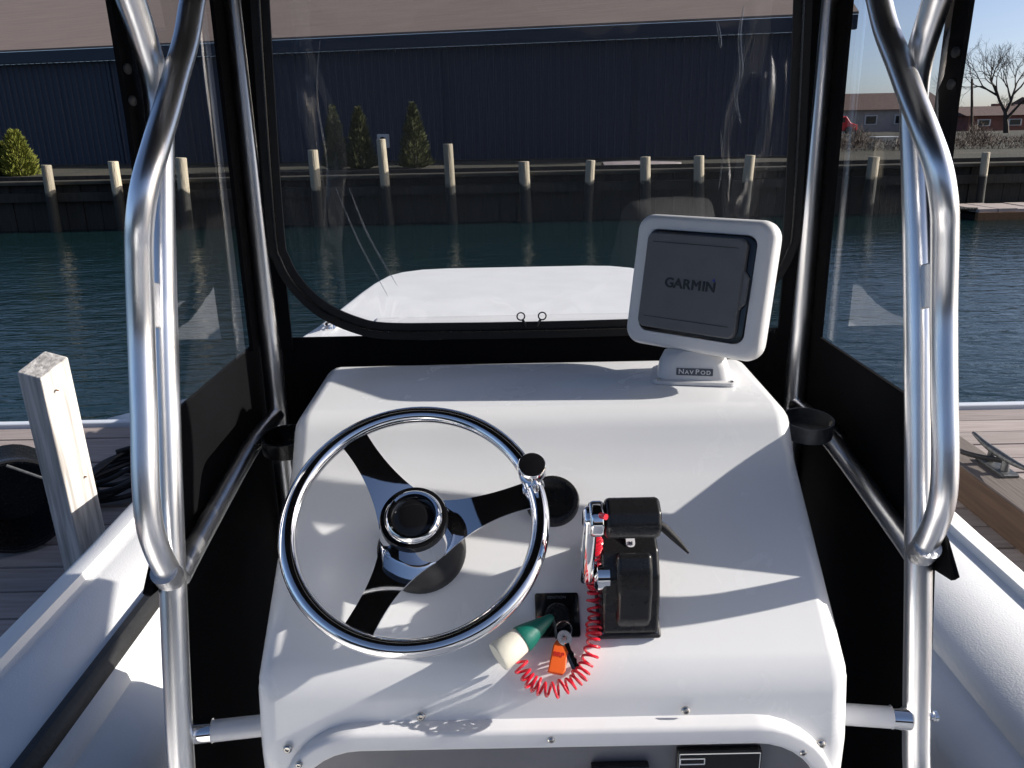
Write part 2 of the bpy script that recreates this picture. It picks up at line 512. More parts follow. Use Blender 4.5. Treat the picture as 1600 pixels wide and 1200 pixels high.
def mk(name, g, m, parent=None, smooth=True, bevel=0, seg=3, angle=30, loc=None, label=None, sub=0):
    """link one mesh object; vertices are world positions (relative to eye height); origin at loc or at the root thing"""
    if parent is not None:
        base = Vector(root_of(parent).location)
    elif loc is not None:
        base = Vector(loc) + Vector((0, 0, H))
    else:
        base = Vector((0, 0, 0))
    me = bpy.data.meshes.new(name)
    me.from_pydata([(p[0] - base.x, p[1] - base.y, p[2] + H - base.z) for p in g.v], [], g.f)
    bm = bmesh.new(); bm.from_mesh(me)
    bmesh.ops.recalc_face_normals(bm, faces=bm.faces)
    bm.to_mesh(me); bm.free()
    if smooth:
        me.polygons.foreach_set('use_smooth', [True] * len(me.polygons))
        if not bevel:
            try:
                me.set_sharp_from_angle(angle=R(angle + 8))
            except Exception:
                pass
    me.materials.append(m)
    o = bpy.data.objects.new(name, me)
    col.objects.link(o)
    if parent is not None:
        o.parent = parent
    else:
        o.location = base
    if bevel:
        b = o.modifiers.new('bevel', 'BEVEL')
        b.width = bevel; b.segments = seg; b.limit_method = 'ANGLE'; b.angle_limit = R(angle)
        b.harden_normals = False
        wnm = o.modifiers.new('wn', 'WEIGHTED_NORMAL'); wnm.keep_sharp = False
    if sub:
        s = o.modifiers.new('sub', 'SUBSURF'); s.levels = sub; s.render_levels = sub
    if label:
        o['label'] = label
    return o


def text_mesh(name, body, size, o, A, B, m, parent, extrude=.0004, spacing=1.0, xs=1.0, bold=0.0, fat=0.0):
    cu = bpy.data.curves.new(name, 'FONT')
    cu.body = body; cu.size = size; cu.extrude = extrude; cu.offset = bold
    cu.align_x = 'CENTER'; cu.align_y = 'CENTER'; cu.space_character = spacing
    t = bpy.data.objects.new(name + '_tmp', cu)
    col.objects.link(t)
    bpy.context.view_layer.update()
    me = bpy.data.meshes.new_from_object(t.evaluated_get(bpy.context.evaluated_depsgraph_get()))
    o, A, B = Vector(o), Vector(A), Vector(B)
    C = A.cross(B)
    g = G()
    shifts = [(0, 0)] if not fat else [(0, 0), (fat, .3 * fat), (-fat, -.3 * fat), (.3 * fat, -fat), (-.3 * fat, fat)]
    for k, (sx_, sy_) in enumerate(shifts):
        g.add([o + A * (v.co.x * xs + sx_) + B * (v.co.y + sy_) + C * (v.co.z + extrude + k * .00004) for v in me.vertices], [tuple(p.vertices) for p in me.polygons])
    bpy.data.objects.remove(t); bpy.data.curves.remove(cu); bpy.data.meshes.remove(me)
    return mk(name, g, m, parent, smooth=False)


# ------------------------------------------------------------------ large setting: water, shore
WZ = -H
g = G()
g.add([(-400, -300, WZ), (400, -300, WZ), (400, 19.2, WZ), (-400, 19.2, WZ)], [(0, 1, 2, 3)])
tag(mk('water', g, M['water'], smooth=False), kind='structure')

g = G()
LZ = -1.02
def gz(x, y):
    return LZ + min(1, max(0, (y - 19.2) / 3.0)) * .10 + .03 * mnoise.noise(Vector((x * .4, y * .4, 0))) * (1 if y > 19.5 else 0)
xs = [-400, -120, -60, -40] + [-30 + i * 1.0 for i in range(61)] + [40, 60, 120, 400]
ys = [19.0, 19.4, 19.9, 20.5, 21.2, 22, 23, 24.5, 27, 31, 40, 55, 80, 130, 250, 700, 2000]
g.add([(x, y, gz(x, y)) for y in ys for x in xs], [(j * len(xs) + i, j * len(xs) + i + 1, (j + 1) * len(xs) + i + 1, (j + 1) * len(xs) + i) for j in range(len(ys) - 1) for i in range(len(xs) - 1)])
tag(mk('ground', g, M['ground']), kind='structure')

# bulkhead: boards, cap, waler
bw = empty('bulkhead', (0, 18.8, WZ), 'dark timber bulkhead of upright boards lining the far bank', 'bulkhead')
g = G(); g.box((0, 18.98, -1.6), (90, .10, 1.5)); mk('backing', g, M['darkwood'], bw, smooth=False)
bd = None
for i in range(70):
    x = -14.0 + i * .40
    if bd is None:
        g = G(); g.box((x, 18.84, -1.62), (.385, .10, 1.30)); bd = mk('board', g, M['darkwood'], bw, smooth=False)
    else:
        c = bd.copy(); col.objects.link(c); c.parent = bw; c.location = (i * .40, rng.uniform(-.025, .025), rng.uniform(-.05, .02))
g = G(); g.box((0, 18.80, -.985), (90, .42, .09)); mk('cap', g, M['capwood'], bw, smooth=False, bevel=.015, seg=1)
g = G(); g.box((0, 18.70, -1.30), (90, .16, .2)); mk('waler', g, M['darkwood'], bw, smooth=False)

# pilings along the bulkhead
PIL = [(-10.30, -.58, 'leftmost pale piling on the bulkhead, outside the canvas'), (-8.80, -.53, 'second pale piling from the photo edge by the golden shrub'),
       (-7.28, -.48, 'pale piling seen just behind the curved grab rail'), (-4.33, -.37, 'pale piling in front of the three cone evergreens, farthest from the meter box'),
       (-2.80, -.17, 'tall pale piling beside the small grey meter box'), (-1.32, -.30, 'tallest lit piling standing right of the single cone evergreen'),
       (.36, -.71, 'short piling at the middle of the windscreen'), (1.86, -.71, 'short piling between the mid windscreen piling and the upturned boat'),
       (3.08, -.66, 'piling directly in front of the upturned boat'), (4.28, -.66, 'piling just past the end of the upturned boat'),
       (5.43, -.67, 'piling nearest the windscreen edge behind the chartplotter'), (8.21, -.76, 'piling seen through the clear side curtain under the red van'),
       (10.71, -.71, 'thin brownish piling past the right side frame by the floating dock')]
for x, zt, lab in PIL:
    g = G()
    r = rng.uniform(.105, .13) if x < 9 else .085
    lean = rng.uniform(-.10, .10)
    dx = -.1 if x < -8 else 0
    ring = [(x + lean * (k / 5 - 1) + dx * (k / 5 - 1) * -1.0, 18.48, -2.6 + (zt + 2.6) * k / 5) for k in range(6)]
    g.tube(ring, [r * 1.06, r * 1.05, r * 1.03, r, r * .98, r * .96], 14)
    o = mk('piling', g, M['piling'], None, loc=(x, 18.48, -2.6), bevel=.012, seg=2, angle=50)
    tag(o, lab, 'piling', 'pilings along the bulkhead')

# navy metal warehouse
e1, e2 = Vector((-27.0, 30.2, 0)), Vector((8.9, 22.65, 0))
wl = empty('warehouse', (e1.x, e1.y, LZ), 'long navy metal clad warehouse with a brown roof across the water', 'building')
ud = (e2 - e1); LEN = ud.length; ud.normalize()
nd = Vector((ud.y, -ud.x, 0))                      # outwards, towards the camera
EAVE = 2.28
PW = .92
def panel_geo(x0):
    p = G()
    prof = []
    for k in range(4):
        b0 = k * PW / 4
        prof += [(b0, 0), (b0 + .085, 0), (b0 + .105, .035), (b0 + .150, .035), (b0 + .17, 0)]
    prof.append((PW - .004, 0))
    V_ = []
    for zz in (LZ + .1, EAVE):
        for a, d in prof:
            q = e1 + ud * (x0 + a) + nd * d
            V_.append((q.x, q.y, zz))
    n = len(prof)
    p.add(V_, [(i, i + 1, n + i + 1, n + i) for i in range(n - 1)])
    return p
pp = None
npan = int(LEN / PW)
for i in range(npan):
    if pp is None:
        pp = mk('wall_panel', panel_geo(0), M['navy'], wl, smooth=False)
    else:
        c = pp.copy(); col.objects.link(c); c.parent = wl
        q = ud * (i * PW) + nd * rng.uniform(-.006, .006)
        c.location = (q.x, q.y, 0)
g = G()
def wpt(a, d, z):
    q = e1 + ud * a + nd * d
    return (q.x, q.y, z)
def wbox(g, a0, a1, d0, d1, z0, z1):
    P = [wpt(a, d, z) for z in (z0, z1) for d in (d0, d1) for a in (a0, a1)]
    g.add(P, [(0, 2, 3, 1), (4, 5, 7, 6), (0, 1, 5, 4), (1, 3, 7, 5), (3, 2, 6, 7), (2, 0, 4, 6)])
wbox(g, -.3, LEN + .05, -16, -.03, LZ, EAVE); mk('inner_wall', g, M['navy'], wl, smooth=False)
for a in (3.7, 9.2, 14.7, 20.2, 25.8, 31.3):
    g = G(); wbox(g, a, a + .10, .04, .075, LZ + .1, EAVE - .02); mk('seam_trim', g, M['fascia'], wl, smooth=False)
g = G(); wbox(g, -.4, LEN + .25, .05, .30, EAVE, EAVE + .34); mk('fascia', g, M['fascia'], wl, smooth=False)
g = G()
z0, z1 = EAVE + .345, EAVE + 6.2
P = [wpt(-.4, .32, z0), wpt(LEN + .25, .32, z0), wpt(LEN + .25, -16, z1), wpt(-.4, -16, z1), wpt(-.4, .32, z0 + .06), wpt(LEN + .25, .32, z0 + .06), wpt(LEN + .25, -16, z1 + .06), wpt(-.4, -16, z1 + .06)]
g.add(P, [(0, 1, 2, 3), (4, 7, 6, 5), (0, 4, 5, 1), (1, 5, 6, 2), (2, 6, 7, 3), (3, 7, 4, 0)])
mk('roof', g, M['roof'], wl, smooth=False)
g = G(); wbox(g, -.2, LEN + .02, .0, .08, LZ - .1, LZ + .16); mk('footing', g, M['capwood'], wl, smooth=False)


# ------------------------------------------------------------------ evergreens, small bank things
def evergreen(x, y, zt, zb, rad, key, label, seed, cone=True):
    rs = random.Random(seed)
    t = empty('evergreen_shrub', (x, y, zb), label, 'shrub', 'evergreens against the warehouse')
    g = G(); g.tube([(x, y, zb - .05), (x, y, zb + (zt - zb) * .9)], [.05, .01], 7); mk('trunk', g, M['bark'], t)
    g = G()
    hgt = zt - zb
    for i in range(4200):
        k = rs.random() ** 1.25
        z = zb + .04 + k * (hgt - .05)
        env = (1 - k) ** (.75 if cone else .5) * (min(1, k / .10 + .55)) * rad
        env *= 1 + .5 * mnoise.noise(Vector((x * 3 + seed, z * 4.5, 2.2 * math.sin(i * .01))))
        a = rs.random() * 6.283
        rr = env * (rs.random() ** .35)
        c = Vector((x + rr * math.cos(a), y + rr * math.sin(a), z))
        out = Vector((math.cos(a), math.sin(a), rs.uniform(.5, 1.8))).normalized()
        sd = out.cross(Vector((rs.uniform(-1, 1), rs.uniform(-1, 1), rs.uniform(-1, 1)))).normalized()
        l, w = rs.uniform(.05, .12), rs.uniform(.010, .022)
        g.add([c - sd * w, c + sd * w, c + out * l + sd * w * .25, c + out * l - sd * w * .25], [(0, 1, 2, 3)])
    mk('crown', g, M[key], t, smooth=False)
    return t


evergreen(-12.72, 21.6, .17, -1.0, .42, 'leaf_gold', 'rounded golden green evergreen shrub at the photo edge', 3, False)
evergreen(-13.35, 21.9, -.10, -1.0, .42, 'leaf_gold', 'lower half hidden golden evergreen shrub cut by the photo edge', 5, False)
evergreen(-4.47, 21.6, .60, -.96, .34, 'leaf_green', 'dark cone evergreen, farthest from the meter box of the close pair', 11)
evergreen(-3.80, 21.5, .56, -.96, .40, 'leaf_green', 'cone evergreen just beside the grey meter box', 12)
evergreen(-2.40, 21.5, .63, -.96, .42, 'leaf_green', 'single cone evergreen between the two tall lit pilings', 13)

mt = empty('meter_box', (-3.2, 21.6, -.95), 'small grey utility meter box on a post by the warehouse', 'meter box')
g = G(); g.box((-3.2, 21.6, -.55), (.07, .07, .9)); mk('post', g, M['meter'], mt, smooth=False)
g = G(); g.box((-3.2, 21.55, -.25), (.30, .16, .34)); mk('case', g, M['meter'], mt, smooth=False, bevel=.02)
g = G(); g.lathe([(.08, 0), (.08, .04), (.05, .07)], (-3.2, 21.47, -.22), (0, -1, 0), 16); mk('dial', g, M['glass'], mt)

ub = empty('upturned_boat', (3.2, 20.4, -.95), 'small faded pinkish boat lying upside down on the bank', 'boat')
g = G()
def ubf(u, v):
    x = 2.35 + u * 1.95
    w = .42 * (math.sin(math.pi * min(1, .22 + u * .78)) ** .6)
    a = math.pi * v
    return (x, 20.4 - w * math.cos(a), -.98 + .03 + (.12) * math.sin(a) * (.55 + .45 * math.sin(math.pi * (.25 + u * .72))))
g.grid(ubf, 24, 12); mk('hull', g, M['oldhull'], ub)
g = G(); g.tube([ubf(u / 12, .5) for u in range(13)], .012, 8); mk('keel', g, M['oldhull'], ub)

# ------------------------------------------------------------------ far right shore
def house(name, x, y, w, d, h, rh, wall, roof, label, nwin=3):
    zb = -.95
    t = empty(name, (x, y, zb), label, 'house', 'houses on the far shore')
    g = G(); g.box((x, y, zb + h / 2), (w, d, h)); mk('wall', g, M[wall], t, smooth=False)
    g = G()
    g.prism([(-d / 2 - .4, 0), (d / 2 + .4, 0), (0, rh)], (x, y, zb + h), (0, 1, 0), (0, 0, 1), (1, 0, 0), -w / 2 - .4, w / 2 + .4)
    mk('roof', g, M[roof], t, smooth=False)
    for k in range(nwin):
        wx = x - w / 2 + w * (k + .5) / nwin
        g = G(); g.box((wx, y - d / 2 - .03, zb + h * .55), (w / nwin * .42, .06, h * .42)); f = mk('window', g, M['whitepaint'], t, smooth=False)
        g = G(); g.box((wx, y - d / 2 - .07, zb + h * .55), (w / nwin * .34, .03, h * .34)); mk('pane', g, M['glass'], f, smooth=False)
    g = G(); g.box((x + w * .3, y + .3, zb + h + rh * .8), (.6, .6, rh * .9)); mk('chimney', g, M['housebrick'], t, smooth=False)
    return t


house('shore_house', 33.5, 78, 10.5, 8, 1.9, 1.5, 'housewall', 'houseroof', 'long low house with a brown roof behind the clear side curtain', 4)
house('shore_house', 39.5, 70, 5.0, 6, 1.2, .75, 'housebrick', 'houseroof', 'low reddish house left of the utility pole', 2)
house('shore_house', 48.0, 74, 6.0, 6, 1.3, .8, 'housebrick', 'houseroof', 'reddish house under the large bare tree', 3)
house('shore_house', 42.0, 95, 8.0, 6, 2.0, 1.1, 'whitepaint', 'houseroof', 'small white house farthest back beyond the bare trees', 3)
house('shore_house', 60.0, 90, 9.0, 6, 2.0, 1.1, 'housewall', 'houseroof', 'pale house at the edge of the photo behind the bare tree', 3)

vn = empty('parked_van', (25.7, 66, -.95), 'bright red van parked before the far brown roofed house', 'van')
g = G(); g.prism([(-1.7, .25), (1.7, .25), (1.72, .7), (1.2, .85), (.8, 1.35), (-1.6, 1.38), (-1.72, 1.2)], (25.7, 66, -.95), (1, 0, 0), (0, 0, 1), (0, 1, 0), -.75, .75)
mk('body', g, M['redpaint'], vn, smooth=False, bevel=.06)
for wx in (-1.0, 1.05):
    g = G(); g.lathe([(.1, 0), (.29, 0), (.29, .16), (.1, .16)], (25.7 + wx, 65.3, -.66), (0, -1, 0), 20); mk('wheel', g, M['rubber'], vn)
g = G(); g.box((25.6, 65.24, .12), (1.6, .03, .32)); mk('side_window', g, M['glass'], vn, smooth=False)


def bare_tree(x, y, zb, h, seed, label, name='bare_tree', lv=6):
    rs = random.Random(seed)
    t = empty(name, (x, y, zb), label, 'tree', 'bare winter trees on the far shore')
    gt, gc = G(), G()

    def branch(p, d, L, r, n):
        k = 3
        pts = [p]
        dd = d.copy()
        for i in range(k):
            dd = (dd + Vector((rs.uniform(-.18, .18), rs.uniform(-.18, .18), rs.uniform(-.05, .16)))).normalized()
            pts.append(pts[-1] + dd * L / k)
        tgt = gt if n >= lv - 1 else gc
        tgt.tube(pts, [r, r * .88, r * .76, r * .64], 6 if n > 3 else 4, caps=False)
        if n == 0:
            return
        for i in range(rs.choice((3, 3, 3, 2))):
            ax = Vector((rs.uniform(-1, 1), rs.uniform(-1, 1), rs.uniform(-.3, .3))).normalized()
            nd_ = (Matrix.Rotation(rs.uniform(.35, .95), 3, ax) @ dd).normalized()
            st = pts[-1] if i < 2 else pts[-2]
            branch(st, nd_, L * rs.uniform(.72, .92), r * .60, n - 1)
    branch(Vector((x, y, zb)), Vector((rs.uniform(-.05, .05), 0, 1)), h * .17, h * .024, lv)
    mk('trunk', gt, M['bark'], t)
    mk('crown', gc, M['bark'], t)


bare_tree(33.0, 55, -.95, 8.0, 4, 'large bare spreading tree on the far shore at the photo edge', lv=7)
bare_tree(33.5, 80, -.95, 4.0, 9, 'small bare tree left of the utility pole', lv=5)
bare_tree(52.0, 88, -.95, 5.2, 21, 'bare tree behind the large spreading tree', lv=5)
bare_tree(45.5, 84, -.95, 4.2, 23, 'thin bare tree over the reddish houses', lv=5)
M['twig'] = grain_mat('winter twigs', (.10, .066, .048), (.05, .038, .03), (3, 3, 3))
def brush(x, y, w, h, seed, label):
    rs = random.Random(seed)
    t = empty('winter_shrub', (x, y, -.95), label, 'shrub', 'leafless shrubs on the far shore')
    gs, gt = G(), G()
    for k in range(5):
        gs.tube([(x + rs.uniform(-.2, .2) * w, y, -1.0), (x + rs.uniform(-.6, .6) * w, y + rs.uniform(-.3, .3), -.95 + h * rs.uniform(.6, .95))], [.03, .008], 5)
    mk('stem', gs, M['bark'], t)
    for i in range(620):
        a = rs.random() * 6.283; k = rs.random()
        rr = w * (rs.random() ** .5) * (1 - k * k) ** .5 * (1 + .3 * math.sin(a * 3 + seed))
        c = Vector((x + rr * math.cos(a), y + rr * math.sin(a) * .7, -.95 + k * h * (.75 + .25 * math.sin(a * 2 + seed * 2))))
        d = Vector((rs.uniform(-.7, .7), rs.uniform(-.5, .5), rs.uniform(.3, 1))).normalized()
        s_ = d.cross(Vector((rs.uniform(-1, 1), 1, 0))).normalized()
        l, ww = rs.uniform(.12, .34) * h, rs.uniform(.006, .016) * h
        gt.add([c - s_ * ww, c + s_ * ww, c + d * l], [(0, 1, 2)])
    mk('twigs', gt, M['twig'], t, smooth=False)
for i, (x, y, w, h, lab) in enumerate(((12.4, 30, .9, .55, 'low leafless shrub by the edge of the far red van'), (13.9, 33, .9, .75, 'leafless shrub in front of the far red van'), (15.0, 31, .8, .6, 'leafless shrub just past the cream storage box'),
        (17.0, 30, 1.0, .6, 'leafless shrub below the near end of the low reddish house'), (18.6, 33, 1.0, .85, 'taller leafless shrub at the foot of the utility pole'), (19.5, 30, 1.0, .65, 'leafless shrub between pole and large bare tree'),
        (21.5, 32, 1.1, .7, 'leafless shrub under the large bare tree'), (22.9, 31, 1.2, .8, 'leafless shrub cut by the photo edge'))):
    brush(x, y, w, h, 40 + i, lab)
hg = empty('winter_hedge', (17.5, 27, -.95), 'long ragged leafless hedge along the far bank top', 'hedge')
rs = random.Random(77)
gs, gt = G(), G()
for i in range(90):
    x = 9.6 + i * .19
    gs.tube([(x, 27 + rs.uniform(-.2, .2), -1.0), (x + rs.uniform(-.2, .2), 27 + rs.uniform(-.3, .3), -.62)], [.014, .005], 4)
for i in range(9000):
    x = rs.uniform(9.4, 26.8)
    top = .36 + .16 * mnoise.noise(Vector((x * .9, 2, 0))) + .10 * mnoise.noise(Vector((x * 3.1, 5, 0)))
    c = Vector((x, 27 + rs.uniform(-.35, .35), -.95 + top * rs.random() ** .7))
    d = Vector((rs.uniform(-.7, .7), rs.uniform(-.5, .5), rs.uniform(.2, 1))).normalized()
    s_ = d.cross(Vector((rs.uniform(-1, 1), 1, 0))).normalized()
    l, ww = rs.uniform(.05, .15), rs.uniform(.004, .011)
    gt.add([c - s_ * ww, c + s_ * ww, c + d * l], [(0, 1, 2)])
mk('stems', gs, M['bark'], hg)
tag(mk('twigs', gt, M['twig'], hg, smooth=False), kind='stuff')
sbx = empty('storage_box', (12.9, 28.5, -.95), 'small cream storage box on the bank beyond the side curtain', 'box')
g = G(); g.box((12.9, 28.5, -.75), (.75, .5, .40)); mk('body', g, M['cream'], sbx, smooth=False, bevel=.02)
g = G(); g.box((12.9, 28.5, -.53), (.80, .55, .05)); mk('lid', g, M['whitepaint'], sbx, smooth=False, bevel=.015)
pole = empty('utility_pole', (30.7, 55, -.95), 'dark wooden utility pole before the large bare tree', 'pole')
g = G(); g.tube([(30.75, 55, -1), (30.2, 55, 2.5)], [.10, .07], 8); mk('shaft', g, M['utility'], pole)

fd = empty('floating_dock', (10.6, 17.6, WZ), 'weathered tan floating dock against the far bulkhead', 'dock')
for i in range(9):
    g = G(); g.box((10.15 + i * .42, 17.75, -1.86 + rng.uniform(-.02, .02)), (.40, 1.25, .07), Matrix.Rotation(rng.uniform(-.04, .04), 3, 'Z')); mk('plank', g, M['plank'], fd, smooth=False)
g = G(); g.box((11.8, 17.15, -1.97), (3.7, .12, .16)); mk('edge_beam', g, M['beam'], fd, smooth=False)
g = G(); g.box((11.8, 17.8, -2.03), (3.6, 1.1, .14)); mk('float', g, M['rubber'], fd, smooth=False)
g = G(); g.tube([(9.2, 17.3, -1.80), (10.0, 17.25, -1.83)], .035, 8); mk('pipe', g, M['piling'], fd)

# ------------------------------------------------------------------ finger piers beside the boat
DZ = -1.55
def pier(name, x0, x1, label):
    t = empty(name, ((x0 + x1) / 2, 2, WZ), label, 'dock', 'finger piers beside the boat')
    n = 33
    pw = .168
    first = None
    for i in range(n):
        yc = 4.19 - pw / 2 - i * pw
        if first is None:
            g = G(); g.box(((x0 + x1) / 2, yc, DZ - .02), (x1 - x0, pw - .011, .04)); first = mk('plank', g, M['plank'], t, smooth=False, bevel=.004, seg=1)
            base = yc
        else:
            c = first.copy(); col.objects.link(c); c.parent = t
            c.location = (rng.uniform(-.006, .006), yc - base, rng.uniform(-.003, .003))
    for xx in (x0 + .15, x1 - .15):
        g = G(); g.box((xx, 1.4, DZ - .16), (.09, 5.5, .22)); mk('stringer', g, M['capwood'], t, smooth=False)
    g = G(); g.box(((x0 + x1) / 2, 4.225, DZ - .035), (x1 - x0, .05, .12)); mk('end_trim', g, M['trim'], t, smooth=False, bevel=.01)
    return t


pl_ = pier('finger_pier', -3.30, -1.42, 'grey plank finger pier with a bleached square post beside the boat')
pr_ = pier('finger_pier', 1.80, 3.60, 'grey plank finger pier edged with a brown timber beam')
# bleached post, part of the pier
g = G()
rot = Matrix.Rotation(R(-22), 3, 'Z')
pc = Vector((-1.55, 2.56, 0))
pts = []
for zz, k in ((-2.4, 1.0), (-.72, 1.0)):
    for a, b in ((-1, -1), (1, -1), (1, 1), (-1, 1)):
        q = rot @ Vector((a * .054 * k, b * .058 * k, 0)) + pc
        pts.append((q.x + (zz + 1.5) * -.02, q.y, zz + (.022 * (b - a * .3) if zz > -1 else 0)))
g.add(pts, [(3, 2, 1, 0), (4, 5, 6, 7), (0, 1, 5, 4), (1, 2, 6, 5), (2, 3, 7, 6), (3, 0, 4, 7)])
po = mk('post', g, M['postwood'], pl_, smooth=False, bevel=.006, seg=2, label='bleached square timber post rising from the pier')
for (a, zz) in ((-.02, -.80), (.018, -1.13)):
    q = rot @ Vector((.057, a, 0)) + pc
    nv = rot @ Vector((1, 0, 0))
    g = G(); g.lathe([(.003, -.01), (.003, .0008), (.001, .0012)], (q.x - nv.x * .003, q.y - nv.y * .003, zz), nv, 8); mk('nail', g, M['beam'], po)
# bull rail and cleat on the other pier
g = G(); g.box((1.98, 1.5, -1.47), (.19, 5.2, .155)); mk('edge_beam', g, M['bullrail'], pr_, smooth=False, bevel=.012, seg=2, label='brown timber beam along the pier edge')
cl = empty('dock_cleat', (2.02, 3.05, -1.392), 'galvanised horn cleat on the brown pier beam', 'cleat')
g = G(); g.box((2.02, 3.05, -1.386), (.07, .20, .016)); mk('base', g, M['galv'], cl, smooth=False, bevel=.005)
for yy in (3.00, 3.10):
    g = G(); g.tube([(2.02, yy, -1.385), (2.02, yy, -1.335)], [.018, .014], 10); mk('leg', g, M['galv'], cl)
g = G(); g.tube(spline([(2.02, 2.86, -1.315), (2.02, 2.95, -1.325), (2.02, 3.05, -1.328), (2.02, 3.15, -1.325), (2.02, 3.25, -1.31)], 5), [.007 + .009 * math.sin(math.pi * i / 20) for i in range(21)], 10); mk('horn', g, M['galv'], cl)
rope = spline([(2.02, 3.02, -1.345), (1.93, 3.15, -1.36), (1.86, 3.4, -1.36), (1.80, 3.7, -1.38), (1.6, 4.2, -1.30), (1.25, 4.4, -1.12)], 8)
g = G(); g.tube(rope, .011, 8); tag(mk('mooring_line', g, M['wire'], None, loc=(2.02, 3.02, -1.39)), 'black mooring line leading off the dock cleat', 'rope')

# black tub on its side, cable coil, dinghy
tb = empty('black_tub', (-2.02, 2.86, DZ), 'round black open tub lying on its side behind the post', 'tub')
ax = Vector((.55, -.83, .05)).normalized()
oo = Vector((-2.10, 3.06, DZ + .185))
g = G(); g.lathe([(.150, 0), (.165, .02), (.178, .30), (.186, .30), (.186, .325), (.170, .325), (.155, .03), (.0, .025)], oo, ax, 36, cap=False); mk('shell', g, M['black'], tb)
g = G(); g.lathe([(.184, .322), (.189, .326), (.189, .334), (.180, .336), (.176, .33)], oo, ax, 36, cap=False); mk('rim', g, M['black'], tb)
for k in (0.3,):
    g = G(); g.tube([oo + ax * .33 + Vector((.0, 0, .17)), oo + ax * .36 + Vector((.1, .05, .10)), oo + ax * .36 + Vector((.13, .08, -.02))], .006, 8); mk('bail', g, M['galv'], tb)
g = G()
pts = []
for i in range(150):
    a = i * .31
    rr = .135 + .03 * math.sin(i * .173) + .02 * math.sin(i * .71)
    pts.append((-1.80 + rr * math.cos(a), 3.36 + rr * 1.3 * math.sin(a), DZ + .014 + i * .0006 + .05 * (.5 + .5 * math.sin(a * 1.0 + 1)) * (i / 150)))
g.tube(spline(pts, 2), .011, 7)
tag(mk('coiled_cable', g, M['wire'], None, loc=(-1.8, 3.36, DZ)), 'black cable coiled loosely on the planks behind the post', 'cable')
dg = empty('dinghy', (-2.2, 5.4, WZ), 'white bow of a small dinghy poking up past the pier end', 'boat')
g = G()
def dgf(u, v):
    s = 1 - (1 - u) ** 2
    return (-2.93 + u * 1.5, 5.42 + .42 * (v - .5) * 2 * s, WZ + .08 + .20 * u ** .8 - .26 * (1 - abs(v - .5) * 2) ** .7)
g.grid(dgf, 14, 13); mk('hull', g, M['dinghy'], dg)
g = G(); g.grid(lambda u, v: (lambda p: (p[0], p[1], WZ + .09 + .20 * u ** .8 + .02 * math.sin(math.pi * v)))(dgf(u, v)), 14, 13); mk('deck', g, M['dinghy'], dg)
text_mesh('registration', 'S5', .07, (-2.62, 5.10, WZ + .10), (1, 0, .15), (-.1, 0, 1), M['print_dark'], dg)

# unseen shed added behind the helm to darken the windscreen reflections
sh = empty('reflection_blocker', (0, -34, WZ), 'dark shed shape added behind the helm to darken windscreen reflections', 'building')
g = G(); g.box((2, -38, 1.2), (70, 8, 6.6)); mk('wall', g, M['darkwood'], sh, smooth=False)
g = G(); g.prism([(-4.6, 0), (4.6, 0), (0, 2.2)], (2, -38, 4.5), (0, 1, 0), (0, 0, 1), (1, 0, 0), -35.5, 35.5); mk('roof', g, M['roof'], sh, smooth=False)
for k in range(8):
    g = G(); g.box((-28 + k * 8.5, -33.97, .3), (4.5, .08, 3.6)); mk('door', g, M['fascia'], sh, smooth=False)

# ------------------------------------------------------------------ the boat
CX = .048                                   # centre line
boat = empty('center_console_boat', (CX, 1.5, -1.82), 'white center console boat seen from its helm under a tube framed top', 'boat')

# hull stations: (y, half beam, sheer rise)
ST = [(-2.6, 1.16, 0), (-1, 1.22, 0), (.5, 1.25, 0), (2.0, 1.25, 0), (2.9, 1.24, .03), (3.5, 1.17, .08), (4.1, 1.08, .10), (5.0, 1.01, .11), (5.55, .95, .11), (5.86, .80, .11)]
def station(y):
    for a, b in zip(ST, ST[1:]):
        if y <= b[0]:
            t = (y - a[0]) / (b[0] - a[0])
            return a[1] + (b[1] - a[1]) * t, a[2] + (b[2] - a[2]) * t
    return ST[-1][1], ST[-1][2]
YS = [-2.6 + i * .2 for i in range(43)]
GUN = [(-.022, -1.21), (-.026, -1.15), (-.012, -1.115), (.012, -1.098), (.058, -1.096), (.066, -1.114), (.084, -1.116), (.098, -1.110), (.24, -1.140), (.285, -1.158), (.308, -1.170), (.314, -1.192), (.338, -1.196), (.40, -1.225), (.425, -1.25), (.44, -1.30), (.46, -1.82)]
def loft(sec, ys, sgn, zc=None):
    g = G()
    V_ = []
    for y in ys:
        hb, dz = station(y)
        for d, z in sec:
            V_.append((CX + sgn * (hb - d), y, z + (dz if z > -1.6 else 0)))
    n = len(sec)
    g.add(V_, [(j * n + i, j * n + i + 1, (j + 1) * n + i + 1, (j + 1) * n + i) for j in range(len(ys) - 1) for i in range(n - 1)])
    return g
for sgn in (-1, 1):
    mk('gunwale', loft(GUN, YS, sgn), M['nonskid'], boat, angle=40)
    mk('hull_side', loft([(-.022, -1.21), (-.03, -1.235), (-.012, -1.25), (.02, -1.45), (.16, -2.35)], YS, sgn), M['gelcoat'], boat)
    g = loft([(-.03, -1.20), (-.042, -1.21), (-.042, -1.235), (-.03, -1.245)], YS, sgn); mk('rub_rail', g, M['rubber'], boat)
g = loft([(.240, -1.138), (.244, -1.126), (.262, -1.126), (.268, -1.132), (.280, -1.148), (.283, -1.16)], [y for y in YS if y < 2.6], -1)
mk('trim_strip', g, M['rubber'], boat, label='dark trim strip running along the gunwale')
g = G(); g.add([(CX - 1.2, -2.6, -1.80), (CX + 1.2, -2.6, -1.80), (CX + 1.05, 4.4, -1.80), (CX - 1.05, 4.4, -1.80)], [(0, 1, 2, 3)]); mk('deck', g, M['nonskid'], boat, smooth=False)
